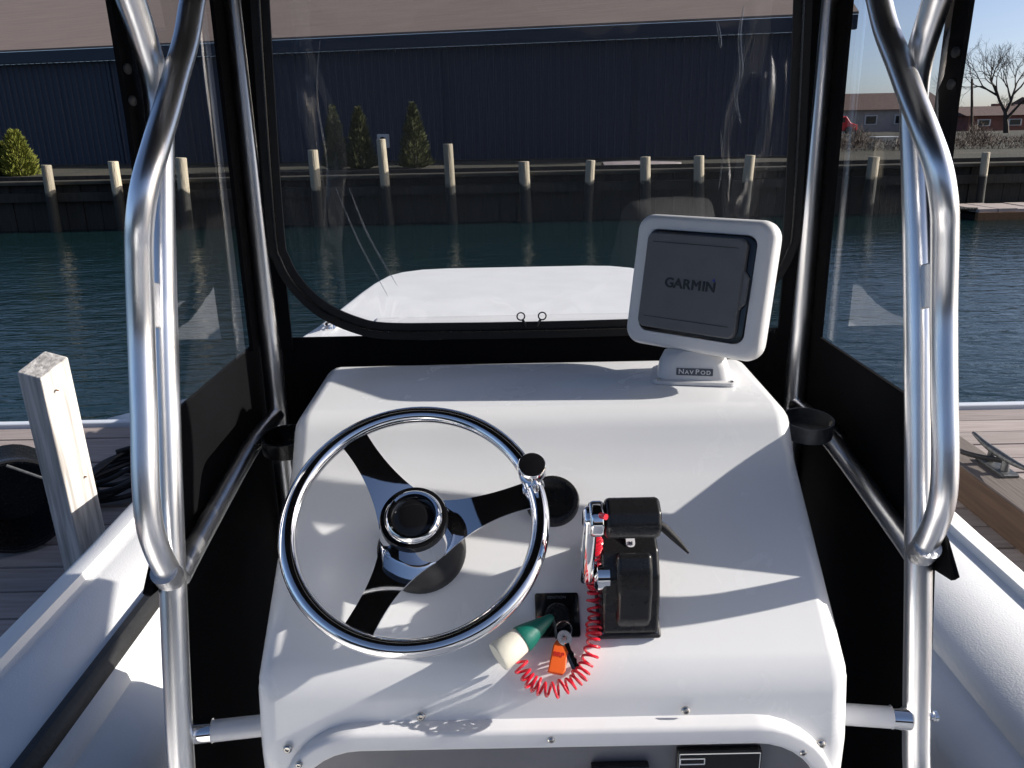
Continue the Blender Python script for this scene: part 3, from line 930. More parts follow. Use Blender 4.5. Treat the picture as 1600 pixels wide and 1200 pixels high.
g = G(); g.box((CX, -2.58, -1.55), (2.3, .08, .85)); mk('transom', g, M['gelcoat'], boat, smooth=False, bevel=.02)
# bow deck: rounded blunt plan
out = []
for y in [2.7 + .1 * i for i in range(27)]:
    out.append((CX + station(y)[0] + .0 , y))
cor = [(CX + .955, 5.42), (CX + .92, 5.60), (CX + .84, 5.74), (CX + .70, 5.84), (CX + .5, 5.875)]
plan = out + cor
plan = plan + [(2 * CX - x, y) for x, y in reversed(plan)]
g = G(); g.prism(plan, (0, 0, 0), (1, 0, 0), (0, 1, 0), (0, 0, 1), -1.12, -.972)
mk('bow_deck', g, M['nonskid'], boat, bevel=.035, seg=4, angle=40)
for sx in (-1, 1):
    x = CX + sx * .98
    g = G()
    g.box((x, 4.05, -.975), (.05, .12, .02))
    g.tube([(x, 3.93, -.925), (x, 3.99, -.935), (x, 4.11, -.935), (x, 4.17, -.925)], [.008, .013, .013, .008], 10)
    g.tube([(x, 4.02, -.98), (x, 4.02, -.93)], .011, 8); g.tube([(x, 4.08, -.98), (x, 4.08, -.93)], .011, 8)
    mk('cleat', g, M['chrome'], boat)

# console
X0, X1 = CX - .402, CX + .400
PROF = [(.86, -1.81), (.868, -.80), (.888, -.698), (1.15, -.497), (1.198, -.432), (1.475, -.424), (1.50, -1.81)]
g = G(); g.prism(PROF, (0, 0, 0), (0, 1, 0), (0, 0, 1), (1, 0, 0), X0, X1)
console = mk('console', g, M['gelcoat'], boat, bevel=.030, seg=5, angle=7)
g = G(); g.prism([(1.40, -.470), (1.56, -.462), (1.900, -.430), (1.908, -.462), (1.62, -.532), (1.40, -.57)], (0, 0, 0), (0, 1, 0), (0, 0, 1), (1, 0, 0), X0 + .02, X1 - .02)
mk('shadow_brow', g, M['gelcoat'], console, bevel=.014, seg=4, angle=7)  # unseen forward overhang, added and shaped to cast the gunwale shadow
# frame round the front opening
def lip_path(cx, w, zt, zb, r):
    return [(x, z) for x, z in rrect(w, zt - zb, r, 8, cx, (zt + zb) / 2)]
po_ = lip_path(CX + .003, .752, -.752, -1.45, .115)
pi_ = lip_path(CX + .003, .700, -.778, -1.424, .09)
n = len(po_)
g = G()
V_ = []
for ring, yy in ((po_, .884), (po_, .853), (pi_, .849), (pi_, .884)):
    V_ += [(x, yy + (z + .8) * -.01, z) for x, z in ring]
F = []
for k in range(4):
    a, b = k * n, ((k + 1) % 4) * n
    F += [(a + i, a + (i + 1) % n, b + (i + 1) % n, b + i) for i in range(n)]
g.add(V_, F)
mk('panel_frame', g, M['lip'], console, bevel=.006, seg=3, angle=35)
g = G(); g.prism(lip_path(CX + .003, .71, -.774, -1.43, .085), (0, .861, 0), (1, 0, 0), (0, 0, 1), (0, 1, 0), 0, .01); mk('access_panel', g, M['smoked'], console, smooth=False)
# breaker panel and switch panel on it
g = G(); g.box((.264, .853, -.885), (.112, .012, .20)); bp_ = mk('breaker_panel', g, M['blackgloss'], console, smooth=False, bevel=.002)
g = G(); g.box((.1335, .853, -.855), (.077, .012, .095)); sp_ = mk('switch_panel', g, M['blackgloss'], console, smooth=False, bevel=.002)
def outline(x, z, w, h, t=.0012, y=.8462):
    g = G()
    g.box((x, y, z + h / 2), (w, .0008, t)); g.box((x, y, z - h / 2), (w, .0008, t)); g.box((x - w / 2, y, z), (t, .0008, h)); g.box((x + w / 2, y, z), (t, .0008, h))
    return g
for z in (-.800, -.821, -.842):
    mk('switch_label', outline(.228, z, .032, .0085), M['print_white'], console, smooth=False)
mk('panel_border', outline(.264, -.885, .106, .194, .0007), M['print_white'], console, smooth=False)
mk('panel_border', outline(.1335, -.855, .070, .088, .0007), M['print_white'], console, smooth=False)
for i, x in enumerate((.112, .141)):
    text_mesh('switch_mark', '8', .008, (x, .8465, -.8185), (1, 0, 0), (0, 0, 1), M['print_white'], console)
g = G(); g.lathe([(.009, 0), (.009, .006), (.006, .008)], (.158, .847, -.826), (0, -1, 0), 16); mk('knob', g, M['black'], console)
def screw(o, ax, r=.0062):
    g = G(); g.lathe([(r, 0), (r * .95, r * .35), (r * .6, r * .62), (r * .45, r * .62), (r * .38, r * .3), (.0001, r * .3)], o, ax, 14); mk('screw', g, M['steel'], console)
for x, z, y in ((-.310, -.785, .868), (-.130, -.742, .874), (.222, -.741, .874), (.405, -.795, .868)):
    screw((x, y, z), (0, -1, .15))
for x, z in ((-.292, -.796), (.042, -.764), (.375, -.793)):
    screw((x, .851, z), (0, -1, .05), .0048)
# dash frame
S = Vector((0, .7926, .6097)); N = Vector((0, -.6097, .7926)); XA = Vector((1, 0, 0))
D0 = Vector((0, .903, -.687)) + N * .0015
def dp(x, s, h=0.0):
    return D0 + XA * x + S * s + N * h

# steering wheel
sw = empty('steering_wheel', (0, 0, 0)); sw.parent = boat
sw.location = (0, 0, 0)
wc = Vector((-.1355, .969, -.5035))
wx_, wy_ = XA, S
def wp(r, a, h=0.0):
    return wc + wx_ * (r * math.cos(a)) + wy_ * (r * math.sin(a)) + N * h
RM = .1705
g = G(); g.tube([wp(RM, 2 * math.pi * i / 96) for i in range(96)], .0125, 16, closed=True); mk('rim', g, M['chrome'], sw)
for ang in (126, 247, 13):
    g = G()
    rows = []
    nr = 18
    for i in range(nr + 1):
        t = i / nr
        r = .030 + t * (RM - .034)
        hw = .0165 + .026 * (1 - t) ** 2.6 + .004 * t ** 3
        h = -.036 * (1 - t) ** 1.5
        rows.append((r, hw, h))
    V_ = []
    ca, sa = math.cos(R(ang)), math.sin(R(ang))
    def q(r, w, h):
        return wc + wx_ * (r * ca - w * sa) + wy_ * (r * sa + w * ca) + N * h
    for r, hw, h in rows:
        V_ += [q(r, -hw, h - .0015), q(r, -hw, h + .0015), q(r, 0, h + .003), q(r, hw, h + .0015), q(r, hw, h - .0015)]
    F = []
    for i in range(nr):
        for k in range(5):
            F.append((i * 5 + k, i * 5 + (k + 1) % 5, (i + 1) * 5 + (k + 1) % 5, (i + 1) * 5 + k))
    F += [(4, 3, 2, 1, 0), tuple(nr * 5 + k for k in range(5))]
    g.add(V_, F); mk('spoke', g, M['chrome'], sw, angle=20)
g = G(); g.lathe([(.050, -.044), (.052, -.030), (.050, -.020), (.047, -.004), (.046, .002), (.043, .004)], wc, N, 48); mk('hub', g, M['chrome'], sw)
g = G(); g.lathe([(.046, -.01), (.046, .010), (.0445, .0135), (.0405, .0135), (.0395, .008)], wc, N, 48, cap=False); mk('hub_ring', g, M['blackgloss'], sw)
g = G(); g.lathe([(.040, .004), (.040, .012), (.0385, .018), (.034, .022), (.031, .021), (.0300, .014)], wc, N, 48, cap=False); mk('hub_cup', g, M['chrome'], sw)
g = G(); g.lathe([(.0305, .006), (.0305, .014), (.027, .0165), (.012, .018), (.0005, .0182)], wc, N, 40); mk('hub_cap', g, M['blackgloss'], sw)
hb_ = wc - N * .094
g = G(); g.lathe([(.064, -.008), (.064, .006), (.060, .012), (.050, .018), (.036, .024), (.030, .030), (.028, .062)], hb_, N, 48); mk('helm_base', g, M['blackmatte'], sw)
for k in range(1):
    g = G(); g.lathe([(.008, 0), (.008, .010), (.006, .013), (.0001, .013)], wc - wx_ * .034 - wy_ * .030 - N * .034, N, 14); mk('hub_bolt', g, M['chrome'], sw)
ka = R(20)
kb = wp(RM, ka)
g = G(); g.tube([wp(RM, ka - .075), wp(RM, ka - .03), wp(RM, ka + .03), wp(RM, ka + .075)], .0148, 16); mk('knob_clamp', g, M['chrome'], sw)
g = G(); g.lathe([(.008, .008), (.008, .018), (.0135, .020), (.0195, .026), (.0205, .038), (.0190, .045), (.0178, .0462)], kb, N, 32, cap=False); mk('spinner_knob', g, M['chrome'], sw)
g = G(); g.lathe([(.0185, .0440), (.0178, .0468), (.010, .0478), (.0003, .048)], kb, N, 32); mk('knob_cap', g, M['blackgloss'], sw)

# round black cover on the dash
g = G(); g.lathe([(.0405, -.004), (.0405, .008), (.0385, .012), (.033, .0135), (.030, .012), (.0005, .0125)], dp(.0575, .240), N, 40); mk('gauge_cover', g, M['black'], boat, label='round black cover on the dash behind the wheel')

# throttle control
tc_ = empty('throttle_control', (0, 0, 0)); tc_.parent = boat; tc_.location = (0, 0, 0)
TX, TS = .153, .040
hp = [(-.004, 0), (-.004, .016), (.004, .024), (.022, .052), (.050, .078), (.082, .090), (.112, .086), (.130, .066), (.136, 0)]
g = G(); g.prism(hp, dp(TX, TS), S, N, XA, -.039, .039); mk('housing', g, M['black'], tc_, bevel=.010, seg=4, angle=12)
hp2 = [(-.009, 0), (-.009, .010), (.142, .010), (.142, 0)]
g = G(); g.prism(hp2, dp(TX, TS), S, N, XA, -.043, .043); mk('base_plate', g, M['blackmatte'], tc_, bevel=.004, seg=2)
for sx_, ss_ in ((-.036, -.002), (.036, -.002)):
    g = G(); g.lathe([(.0028, 0), (.0024, .0014), (.0004, .0018)], dp(TX + sx_, TS + ss_, .0098), N, 12); mk('screw', g, M['steel'], tc_)
hp3 = [(.000, .012), (.004, .034), (.028, .072), (.052, .092), (.072, .102), (.084, .084), (.05, .05)]
g = G(); g.prism(hp3, dp(TX + .004, TS), S, N, XA, -.024, .024); mk('cover_shield', g, M['black'], tc_, bevel=.007, seg=4, angle=12)
# lever arm: chrome, on the left side, rising to the grip
LX = TX - .046
g = G(); g.lathe([(.024, -.010), (.024, .006), (.018, .010), (.0005, .010)], dp(TX - .038, TS + .062, .058), -XA, 28); mk('pivot', g, M['chrome'], tc_)
arm = [(.046, .060), (.062, .044), (.078, .060), (.086, .105), (.108, .168), (.104, .186), (.082, .182), (.060, .112)]
g = G(); g.prism(arm, dp(LX - .012, TS), S, N, XA, -.009, .009); mk('lever_arm', g, M['chrome'], tc_, bevel=.007, seg=4, angle=15)
gp = [(.070, .156), (.066, .168), (.070, .186), (.086, .196), (.110, .192), (.117, .178), (.112, .162), (.092, .152)]
g = G(); g.prism(gp, dp(TX, TS), S, N, XA, -.040, .029); mk('grip', g, M['black'], tc_, bevel=.006, seg=3, angle=15)
g = G(); g.prism([(.072, .158), (.069, .168), (.073, .184), (.087, .193), (.108, .189), (.114, .177), (.109, .164), (.091, .155)], dp(TX, TS), S, N, XA, -.060, -.0405); mk('grip_collar', g, M['chrome'], tc_, bevel=.006, seg=3, angle=15)
g = G(); g.tube([dp(TX + .026, TS + .085, .170), dp(TX + .034, TS + .080, .166), dp(TX + .050, TS + .066, .158), dp(TX + .064, TS + .052, .150)], [.0045, .0058, .0045, .0016], 10); mk('trim_cord', g, M['web'], tc_)
nl = dp(TX + .002, TS + .100, .0905)
nn = Vector((0, -.6097, .7926))
ul = (S * .99 + N * .14).normalized(); cn = XA.cross(ul)
g = G(); g.prism(rrect(.012, .026, .005, 5), nl, XA, ul, cn, 0, .0012); mk('gear_label', g, M['lip'], tc_)
text_mesh('gear_letter', 'N', .0075, nl - ul * .008 + cn * .0013, XA, ul, M['print_dark'], tc_)

# ignition panel
ig = empty('ignition_panel', (0, 0, 0)); ig.parent = boat; ig.location = (0, 0, 0)
g = G(); g.prism(rrect(.061, .062, .003, 3), dp(.0565, .0665), XA, S, N, -.002, .0035); mk('face_plate', g, M['blackgloss'], ig, bevel=.001, seg=2)
g = G(); g.lathe([(.0175, 0), (.0175, .005), (.0150, .007), (.011, .007), (.011, .005), (.0004, .005)], dp(.0565, .064, .003), N, 32); mk('key_barrel', g, M['black'], ig)
text_mesh('switch_lettering', 'IGNITION', .0058, dp(.0565, .0905, .0036), XA, S, M['print_grey'], ig, extrude=.0002)
g = G(); g.box(dp(.034, .060, .0065), (.010, .006, .004), Matrix((XA, S, N)).transposed()); mk('stop_mark', g, M['red'], ig, bevel=.001)

# T-top frame: both sides share one profile (y, z)
LEG = [(.885, -1.05), (.924, -.862), (.985, -.62), (1.046, -.40), (1.108, -.19), (1.150, -.06), (1.176, .02), (1.178, .08), (1.155, .14), (1.12, .22), (1.09, .40)]
LEG = [(.80, -1.80)] + LEG
RAIL = [(1.50, .40), (1.42, .29), (1.336, .185), (1.293, .132), (1.236, .080), (1.183, .030), (1.131, -.017), (1.088, -.060), (1.060, -.104), (1.046, -.145), (1.022, -.24), (.990, -.35), (.966, -.426), (.956, -.484), (.965, -.531), (.985, -.578)]
for sx, xx in ((-1, CX - .528), (1, CX + .528)):
    dy = sx * .013
    g = G(); g.tube(spline([(xx, y + (dy if z > -1.0 else 0), z) for y, z in LEG], 8), .0184, 24); mk('frame_leg', g, M['alu'], boat)
    pr = []
    for y, z in RAIL:
        k = min(1, max(0, (z + .24) / .26)); k = k * k * (3 - 2 * k)       # the upper run sits inboard of the leg
        pr.append((xx - sx * .042 * k, (y + dy) * (1 - .073 * k), z * (1 - .073 * k)))
    g = G(); g.tube(spline(pr, 8), .0170, 24); rl = mk('grab_rail', g, M['alu'], boat)
    g = G(); g.tube([(xx, .972 + dy, -.566), (xx, .990 + dy, -.588)], [.0188, .0202], 20); mk('weld', g, M['weld'], rl)
    g = G(); g.box((xx, 1.062 + dy, -.215), (.007, .05, .062), Matrix.Rotation(R(-17), 3, 'X')); mk('rail_bracket', g, M['weld'], boat, smooth=False, bevel=.003)
    g = G(); g.tube([(xx, 1.53, -1.80), (xx, 1.535, -.52), (xx, 1.560, .10), (xx, 1.575, .40)], .0205, 24); mk('front_post', g, M['alu'], boat)
    g = G(); g.tube(spline([(xx, 1.53, -.545), (xx, 1.35, -.548), (xx, 1.08, -.586), (xx, 1.00, -.60)], 6), .0165, 16); mk('side_rail', g, M['alu'], boat)
    # stand-off between leg and console
    g = G(); g.tube([(xx - sx * .018, .945, -.823), (CX + sx * .36, .965, -.823)], .0155, 18); so = mk('standoff', g, M['lip'], boat)
    g = G(); g.tube([(xx - sx * .012, .945, -.823), (xx - sx * .036, .948, -.823)], .0172, 18); mk('clamp', g, M['chrome'], so)
    g = G(); g.lathe([(.005, 0), (.005, .004), (.0075, .005), (.0075, .010), (.003, .012)], (xx + sx * .016, .942, -.818), (sx, 0, 0), 14); mk('bolt', g, M['chrome'], so)
    # cup holder ring beside the console
    cxp = CX + sx * .455
    cy, cz = (1.33, -.515) if sx < 0 else (1.27, -.480)
    g = G(); g.lathe([(.040, -.028), (.043, -.028), (.043, .0), (.040, .0)], (cxp, cy, cz), (0, -.12, 1), 32, cap=False)
    g.lathe([(.0001, -.028), (.041, -.028)], (cxp, cy, cz), (0, -.12, 1), 32, cap=False)
    ch_ = mk('cup_holder', g, M['black'] if sx < 0 else M['galv'], boat)
    g = G(); g.tube([(cxp + sx * .042, cy, cz - .01), (xx, cy + .02, cz - .04)], .006, 8); mk('arm', g, M['black'], ch_)
# cross tubes and roof overhead
g = G(); g.tube([(CX - .55, 1.575, .405), (CX + .55, 1.575, .405)], .019, 16); mk('roof_bow', g, M['alu'], boat)
g = G(); g.tube([(CX - .55, 1.09, .405), (CX + .55, 1.09, .405)], .019, 16); mk('roof_bow', g, M['alu'], boat)
g = G(); g.prism(rrect(1.46, 1.70, .18, 6, CX, 1.20), (0, 0, .43), XA, (0, 1, 0), (0, 0, 1), 0, .05); mk('roof', g, M['canvas'], boat, bevel=.015, seg=2, label='black canvas top overhead')
# leaning post seat behind the helm
ls = empty('leaning_seat', (CX, -.55, -1.82)); ls.parent = boat; ls.location = (0, 0, 0)
g = G(); g.prism(rrect(.95, .36, .07, 5, CX, -.62), (0, 0, -.95), XA, (0, 1, 0), (0, 0, 1), 0, .11); mk('cushion', g, M['gelcoat'], ls, bevel=.03, seg=3)
for sx in (-1, 1):
    g = G(); g.tube([(CX + sx * .42, -.62, -1.8), (CX + sx * .42, -.62, -.95)], .019, 12); mk('leg', g, M['alu'], ls)

# ------------------------------------------------------------------ canvas enclosure
def wob(x, z, s=1.0):
    return s * .004 * mnoise.noise(Vector((x * 5.0, z * 1.6, 3.1)))
wy = 1.545
ws = empty('windscreen_curtain', (CX, wy, -.70), 'clear vinyl front windscreen edged in black canvas with a curved zipper', 'windscreen')
mk('clear_panel', G().grid(lambda u, v: (-.462 + u * 1.020, wy + wob(u * 1.0, v * .8), -.40 + v * .82), 60, 50), M['vinyl'], ws)
g = G(); g.box((CX, wy + .002, -.545), (1.02, .006, .31)); mk('bottom_strip', g, M['canvas'], ws, smooth=False)
for x0, x1 in ((-.462, -.436), (.532, .558)):
    g = G(); g.box(((x0 + x1) / 2, wy - .006, .01), (x1 - x0, .006, .84)); mk('edge_strip', g, M['canvas'], ws, smooth=False)
zl = [(-.412, .42), (-.428, .219), (-.444, -.162), (-.438, -.234), (-.412, -.287), (-.367, -.333), (-.306, -.364), (-.248, -.377), (-.123, -.380)]
zr = [(2 * CX - x, z) for x, z in reversed(zl)]
zpath = spline([(x, wy - .012, z) for x, z in zl + [(CX, -.381)] + zr], 8)
def ribbon(path, w, t):
    g = G()
    n = len(path)
    V_ = []
    for i, p in enumerate(path):
        a = path[max(0, i - 1)]; b = path[min(n - 1, i + 1)]
        d = (b - a).normalized()
        s_ = Vector((-d.z, 0, d.x))
        V_ += [p + s_ * w / 2, p + s_ * w / 2 + Vector((0, t, 0)), p - s_ * w / 2 + Vector((0, t, 0)), p - s_ * w / 2]
    F = []
    for i in range(n - 1):
        for k in range(4):
            F.append((i * 4 + k, i * 4 + (k + 1) % 4, (i + 1) * 4 + (k + 1) % 4, (i + 1) * 4 + k))
    F += [(3, 2, 1, 0), tuple((n - 1) * 4 + k for k in range(4))]
    return g.add(V_, F)
zb = mk('zipper_band', ribbon(zpath, .033, .005), M['web'], ws, smooth=False)
g = G(); g.tube([p + Vector((0, -.002, 0)) for p in zpath], .0022, 6); mk('zipper_teeth', g, M['black'], zb)
for pts, rr in (([(.424, .20), (.420, .15), (.427, .09), (.420, .045), (.433, .0)], .0032), ([(.378, .175), (.384, .15), (.388, .13)], .0028), ([(.395, -.01), (.402, -.06), (.398, -.12)], .0016), ([(-.33, .16), (-.345, .06), (-.338, -.05), (-.35, -.16)], .0016), ([(-.30, -.10), (-.27, -.19), (-.22, -.29)], .0018), ([(-.325, -.10), (-.29, -.20), (-.24, -.31)], .0016)):
    pa = spline([(x, wy - .001 + wob((x + .462) / 1.02, (z + .40) / .82 * .8), z) for x, z in pts], 8)
    k = len(pa)
    g = G(); g.tube(pa, [max(.0003, rr * math.sin(math.pi * (i + .2) / (k - .6)) ** .5) for i in range(k)], 12); mk('crease', g, M['vinyl'], ws)
for x, s_ in ((.020, 1), (.062, -1)):
    c = Vector((x, wy - .016, -.352))
    ring = [c + Vector((.0075 * math.cos(a), 0, .0075 * math.sin(a))) for a in [2 * math.pi * k / 20 for k in range(20)]]
    g = G(); g.tube(ring, .0014, 8, closed=True); g.tube([c + Vector((.004 * s_, 0, -.008)), c + Vector((.010 * s_, .002, -.020))], [.0025, .0035], 8)
    mk('zipper_pull', g, M['black'], ws)

for sx, nm, lab in ((-1, 'side_curtain', 'side curtain of clear vinyl over black canvas, on the wheel side'), (1, 'side_curtain', 'side curtain of clear vinyl over black canvas, on the chartplotter side')):
    xx = CX + sx * .553
    sc_ = empty(nm, (xx, 1.3, -1.7), lab, 'side curtain', 'side curtains of the helm enclosure')
    def lf(z):
        if z > .05: return 1.165
        return 1.046 + (z + .40) * .296
    mk('clear_panel', G().grid(lambda u, v: (xx + wob(u * .4 + sx, v * .4, .35), (lf(-.395 + v * .82)) + u * (1.53 - lf(-.395 + v * .82)), -.395 + v * .82), 30, 50), M['vinyl_side'], sc_)
    # lower black canvas
    g = G(); g.prism([(1.055, -.395), (1.55, -.395), (1.55, -1.72), (.80, -1.72), (.93, -.95), (1.0, -.62)], (xx - .003, 0, 0), (0, 1, 0), (0, 0, 1), (1, 0, 0), -.003, .003); mk('lower_panel', g, M['canvas'], sc_, smooth=False)
    g = G(); g.prism([(1.485, -.40), (1.552, -.40), (1.575, .42), (1.505, .42)], (xx - sx * .004, 0, 0), (0, 1, 0), (0, 0, 1), (1, 0, 0), -.0035, .0035); mk('front_strip', g, M['canvas'], sc_, smooth=False)
    g = G(); g.prism([(1.045, -.40), (1.085, -.40), (1.175, -.06), (1.182, .03), (1.184, .15), (1.184, .42), (1.118, .42), (1.128, .15), (1.130, .02), (1.125, -.06)], (xx + sx * .004, 0, 0), (0, 1, 0), (0, 0, 1), (1, 0, 0), -.0035, .0035); mk('rear_strip', g, M['canvas'], sc_, smooth=False)
    for z in (.085, .045):
        g = G(); g.lathe([(.007, 0), (.007, .003), (.004, .005)], (xx + sx * -.002, 1.152 - .015, z), (-sx, -.2, 0), 12); mk('snap', g, M['blackmatte'], sc_)
    # loose canvas corner hanging behind the leg
    g = G(); g.add([(xx, 1.02, -.54), (xx + sx * .002, .985, -.555), (xx + sx * .006, .952, -.596), (xx + sx * .004, .958, -.604), (xx, 1.01, -.612), (xx - sx * .004, 1.02, -.54), (xx - sx * .003, .985, -.555), (xx + sx * .001, .955, -.598), (xx, .96, -.606), (xx - sx * .004, 1.01, -.614)],
                   [(0, 1, 2, 3, 4), (9, 8, 7, 6, 5), (0, 5, 6, 1), (1, 6, 7, 2), (2, 7, 8, 3), (3, 8, 9, 4), (4, 9, 5, 0)]); mk('canvas_corner', g, M['canvas'], sc_, smooth=False)

# ------------------------------------------------------------------ chartplotter in its pod
cp = empty('chartplotter', (.319, 1.345, -.43), 'white pod mounted chartplotter with a grey screen cover, tilted towards the wheel', 'chartplotter')
psi, phi = R(39.9), R(10.6)
n_ = Vector((-math.sin(psi) * math.cos(phi), -math.cos(psi) * math.cos(phi), math.sin(phi)))
PX = Vector((math.cos(psi), -math.sin(psi), 0)); PY = n_.cross(PX)
PC = Vector((.3189, 1.3446, -.2611))
def pod_outline(w, h, bul, r, n=7):
    """rounded rectangle with gently bowed sides"""
    base = rrect(w, h, r, n)
    out = []
    for x, y in base:
        fx, fy = x / (w / 2), y / (h / 2)
        out.append((x * (1 + bul * (1 - fy * fy) - bul * .5), y * (1 + bul * (1 - fx * fx) - bul * .5)))
    return out
def rings(specs, o, A, B, C, close_front=True, close_back=True):
    g = G(); V_ = []; n = None
    for outl, h in specs:
        n = len(outl)
        V_ += [o + A * x + B * y + C * h for x, y in outl]
    F = []
    for k in range(len(specs) - 1):
        F += [(k * n + i, k * n + (i + 1) % n, (k + 1) * n + (i + 1) % n, (k + 1) * n + i) for i in range(n)]
    if close_back: F.append(tuple(range(n - 1, -1, -1)))
    if close_front: F.append(tuple((len(specs) - 1) * n + i for i in range(n)))
    return g.add(V_, F)
W_, H_ = .257, .232
hs = [(pod_outline(W_ * .62, H_ * .62, .05, .03), -.082), (pod_outline(W_ * .80, H_ * .80, .05, .03), -.070), (pod_outline(W_ * .95, H_ * .95, .04, .028), -.036), (pod_outline(W_ * .995, H_ * .995, .035, .026), -.020), (pod_outline(W_, H_, .035, .026), -.010),
      (pod_outline(W_ * .985, H_ * .985, .035, .025), .000), (pod_outline(W_ * .95, H_ * .95, .035, .022), .006), (pod_outline(W_ * .90, H_ * .90, .03, .02), .0075), (pod_outline(W_ * .78, H_ * .775, .03, .016), .0075), (pod_outline(W_ * .775, H_ * .77, .03, .016), .001)]
mk('housing', rings(hs, PC, PX, PY, n_), M['pod'], cp, angle=50)
g = rings([(pod_outline(W_ * .772, H_ * .766, .03, .016), .0015), (pod_outline(W_ * .772, H_ * .766, .03, .016), .0085), (pod_outline(W_ * .75, H_ * .742, .03, .014), .0092)], PC, PX, PY, n_); mk('gasket', g, M['blackgloss'], cp)
oc = PC - PX * .004 + PY * .001
w2, h2 = W_ * .715, H_ * .712
cov = rings([(pod_outline(w2, h2, .03, .012), .009), (pod_outline(w2, h2, .03, .012), .018), (pod_outline(w2 * .975, h2 * .975, .03, .011), .0205)], oc, PX, PY, n_); cv = mk('screen_cover', cov, M['cover'], cp)
g = G(); g.prism([(0, -.032), (.009, -.022), (.009, .020), (0, .032), (-.006, .032), (-.006, -.032)], oc + PX * (w2 / 2), PX, PY, n_, .010, .017); mk('cover_tab', g, M['cover'], cv, bevel=.002)
for yy in (h2 * .40, -h2 * .38):
    g = G(); g.box(oc + PY * yy + n_ * .0206, (w2 * .86, .0012, .0008), Matrix((PX, PY, n_)).transposed()); mk('cover_groove', g, M['blackmatte'], cv, smooth=False)
lx = -.0455
for ch, adv in (('G', .0165), ('A', .0165), ('R', .0155), ('M', .0200), ('I', .0075), ('N', .0170)):
    text_mesh('letter', ch, .0232, oc + PX * (lx + adv / 2) - PY * .002 + n_ * .0207, PX, PY, M['print_dark'], cv, xs=1.05, fat=.00055)
    lx += adv
g = G(); g.prism([(0, 0), (.006, 0), (.003, .005)], oc + PX * .0405 + PY * .0085 + n_ * .0207, PX, PY, n_, 0, .0006); mk('logo_triangle', g, M['print_blue'], cv, smooth=False)
# pedestal
BA = Vector((math.cos(R(10)), -math.sin(R(10)), 0)); BB = Vector((math.sin(R(10)), math.cos(R(10)), 0)); ZZ = Vector((0, 0, 1))
bo = Vector((.322, 1.350, -.428))
g = rings([(rrect(.142, .095, .012, 5), 0), (rrect(.142, .095, .012, 5), .006), (rrect(.126, .080, .02, 5), .008), (rrect(.118, .072, .02, 5), .028), (rrect(.104, .062, .022, 5), .046), (rrect(.080, .052, .022, 5), .054)], bo, BA, BB, ZZ); pb = mk('pedestal', g, M['pod'], cp, angle=40)
g = G(); g.lathe([(.036, .03), (.036, .05), (.033, .062), (.034, .075), (.030, .085)], bo + Vector((.012, .022, 0)), Vector((0, 0, 1)), 28); mk('swivel', g, M['pod'], cp)
fo = bo - BB * .0372 + ZZ * .0215
bn = (-BB + ZZ * .22).normalized(); bu = BA.cross(-bn) * -1
bu = (ZZ - bn * ZZ.dot(bn)).normalized()
g = G(); g.prism(rrect(.062, .0125, .0015, 3), fo, BA, bu, bn, 0, .0012); mk('badge', g, M['print_grey'], pb, smooth=False)
for ch, ox, sz, oy in (('N', -.0225, .0120, 0), ('A', -.0130, .0092, -.0010), ('V', -.0050, .0092, -.0010), ('P', .0045, .0120, 0), ('O', .0142, .0092, -.0010), ('D', .0235, .0092, -.0010)):
    text_mesh('badge_letter', ch, sz, fo + bn * .0013 + BA * ox + bu * oy, BA, bu, M['print_white'], pb, xs=1.1, bold=.00015, extrude=.0002)
for a, b in ((-.062, -.040), (.062, -.040), (-.062, .040), (.062, .040)):
    g = G(); g.lathe([(.0042, 0), (.0038, .002), (.0003, .003)], bo + BA * a + BB * b + ZZ * .006, ZZ, 12); mk('screw', g, M['steel'], pb)

# ------------------------------------------------------------------ keys, float, lanyard
kf = empty('key_float', tuple(dp(.0, .025, .0)), 'green and cream foam key float hanging from the ignition', 'key float')
fa, fb = dp(.049, .058, .022), dp(-.022, .006, .026)
fd_ = (fb - fa); fl = fd_.length; fd_.normalize()
g = G(); g.lathe([(.003, 0), (.0055, .003), (.0095, .018), (.0165, .042), (.0185, .050), (.0185, .054)], fa, fd_, 24); mk('cone', g, M['green'], kf)
g = G(); g.lathe([(.0165, .052), (.0175, .055), (.0195, .075), (.0205, .090), (.0195, .0925), (.012, .0925)], fa, fd_, 28); mk('float_body', g, M['cream'], kf)
kt = empty('key_tag', tuple(dp(.055, .01, .0)), 'small orange key tag dangling below the ignition', 'key tag')
tA = (XA * .97 - S * .2).normalized(); tB = (S * .97 + XA * .2).normalized()
g = G(); g.prism([(-.0115, -.021), (.009, -.021), (.012, -.014), (.0105, .018), (.003, .026), (-.006, .024), (-.0095, .016)], dp(.0545, .004, .010), tA, tB, N, 0, .006); mk('tag_body', g, M['orange'], kt, bevel=.002, seg=2)
text_mesh('tag_mark', 'BRP', .009, dp(.0550, .008, .0161), tA, tB, M['redpaint'], kt, extrude=.0002)
g = G(); g.tube([dp(.050, .060, .012), dp(.052, .045, .016), dp(.053, .030, .013)], .0016, 8); mk('split_link', g, M['galv'], kt)
ky = empty('boat_key', tuple(dp(.068, .02, .0)), 'pair of silver keys hanging beside the orange tag', 'key')
g = G(); g.lathe([(.0105, 0), (.0105, .002), (.0035, .002), (.0035, 0)], dp(.0635, .030, .014), (N + XA * .3).normalized(), 22, cap=False); mk('bow', g, M['steel'], ky)
kA = (XA * .36 - S * .93).normalized(); kB = (XA * .93 + S * .36).normalized()
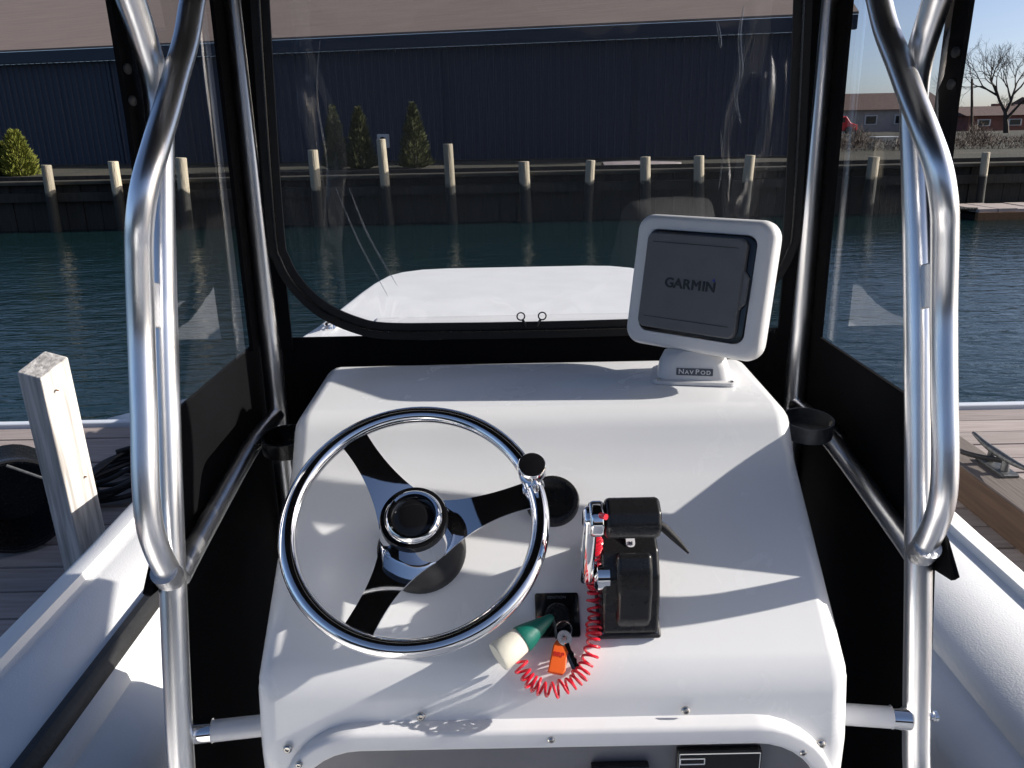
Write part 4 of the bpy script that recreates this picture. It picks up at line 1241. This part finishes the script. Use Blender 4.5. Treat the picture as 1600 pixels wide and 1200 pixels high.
g = G(); g.prism([(.008, -.0032), (.040, -.0032), (.044, 0), (.040, .0035), (.036, .002), (.032, .0038), (.028, .0018), (.024, .0036), (.018, .002), (.008, .003)], dp(.0635, .030, .015), kA, kB, N, 0, .002); mk('blade', g, M['chrome'], ky)
g = G(); g.prism([(.006, -.006), (.046, -.006), (.046, -.001), (.030, .001), (.006, -.001)], dp(.0625, .030, .0115), kA, kB, N, 0, .002); mk('blade', g, M['steel'], ky)
g = G(); g.tube([dp(.056, .060, .010) + (XA * math.cos(a) + S * math.sin(a)) * .011 + XA * .008 - S * .016 for a in [2 * math.pi * k / 24 for k in range(24)]], .001, 6, closed=True); mk('key_ring', g, M['steel'], ky)

ln = empty('kill_switch_lanyard', tuple(dp(.06, .0, 0)), 'red coiled kill switch lanyard looping from the throttle to the key float', 'lanyard')
ctrl = [(.000, .004, .020), (.012, -.020, .014), (.030, -.033, .013), (.052, -.036, .013), (.076, -.024, .013), (.094, .000, .013), (.103, .030, .014), (.1065, .062, .015), (.1075, .090, .030), (.107, .118, .070), (.104, .136, .120), (.105, .138, .168)]
cpts = spline([dp(*c) for c in ctrl], 40)
# arc-length resample
acc = [0]
for a, b in zip(cpts, cpts[1:]):
    acc.append(acc[-1] + (b - a).length)
def at_len(s):
    import bisect
    i = min(len(cpts) - 2, max(0, bisect.bisect(acc, s) - 1))
    t = (s - acc[i]) / max(1e-9, acc[i + 1] - acc[i])
    return cpts[i].lerp(cpts[i + 1], t), (cpts[i + 1] - cpts[i]).normalized()
tot = acc[-1]
hel = []
ph = 0
ns = 900
for i in range(ns):
    s = tot * i / (ns - 1)
    p, d = at_len(s)
    u = (N - d * N.dot(d))
    u = u.normalized() if u.length > .1 else XA.copy()
    w = d.cross(u)
    pitch = (.0100 if s < tot * .62 else .0072) * (1 + .28 * math.sin(s * 95 + 1))
    ph += 2 * math.pi * (tot / ns) / pitch
    rr = (.0092 + .0011 * math.sin(s * 190) + .0008 * math.sin(s * 431)) * min(1, i / 20, (ns - i) / 40)
    hel.append(p + (u * math.cos(ph) + w * math.sin(ph)) * rr)
g = G(); g.tube(hel, .0019, 7); mk('coil', g, M['red'], ln)
g = G(); g.tube([dp(.105, .138, .168), dp(.103, .130, .186), dp(.112, .122, .196)], .004, 8); mk('clip', g, M['red'], ln)
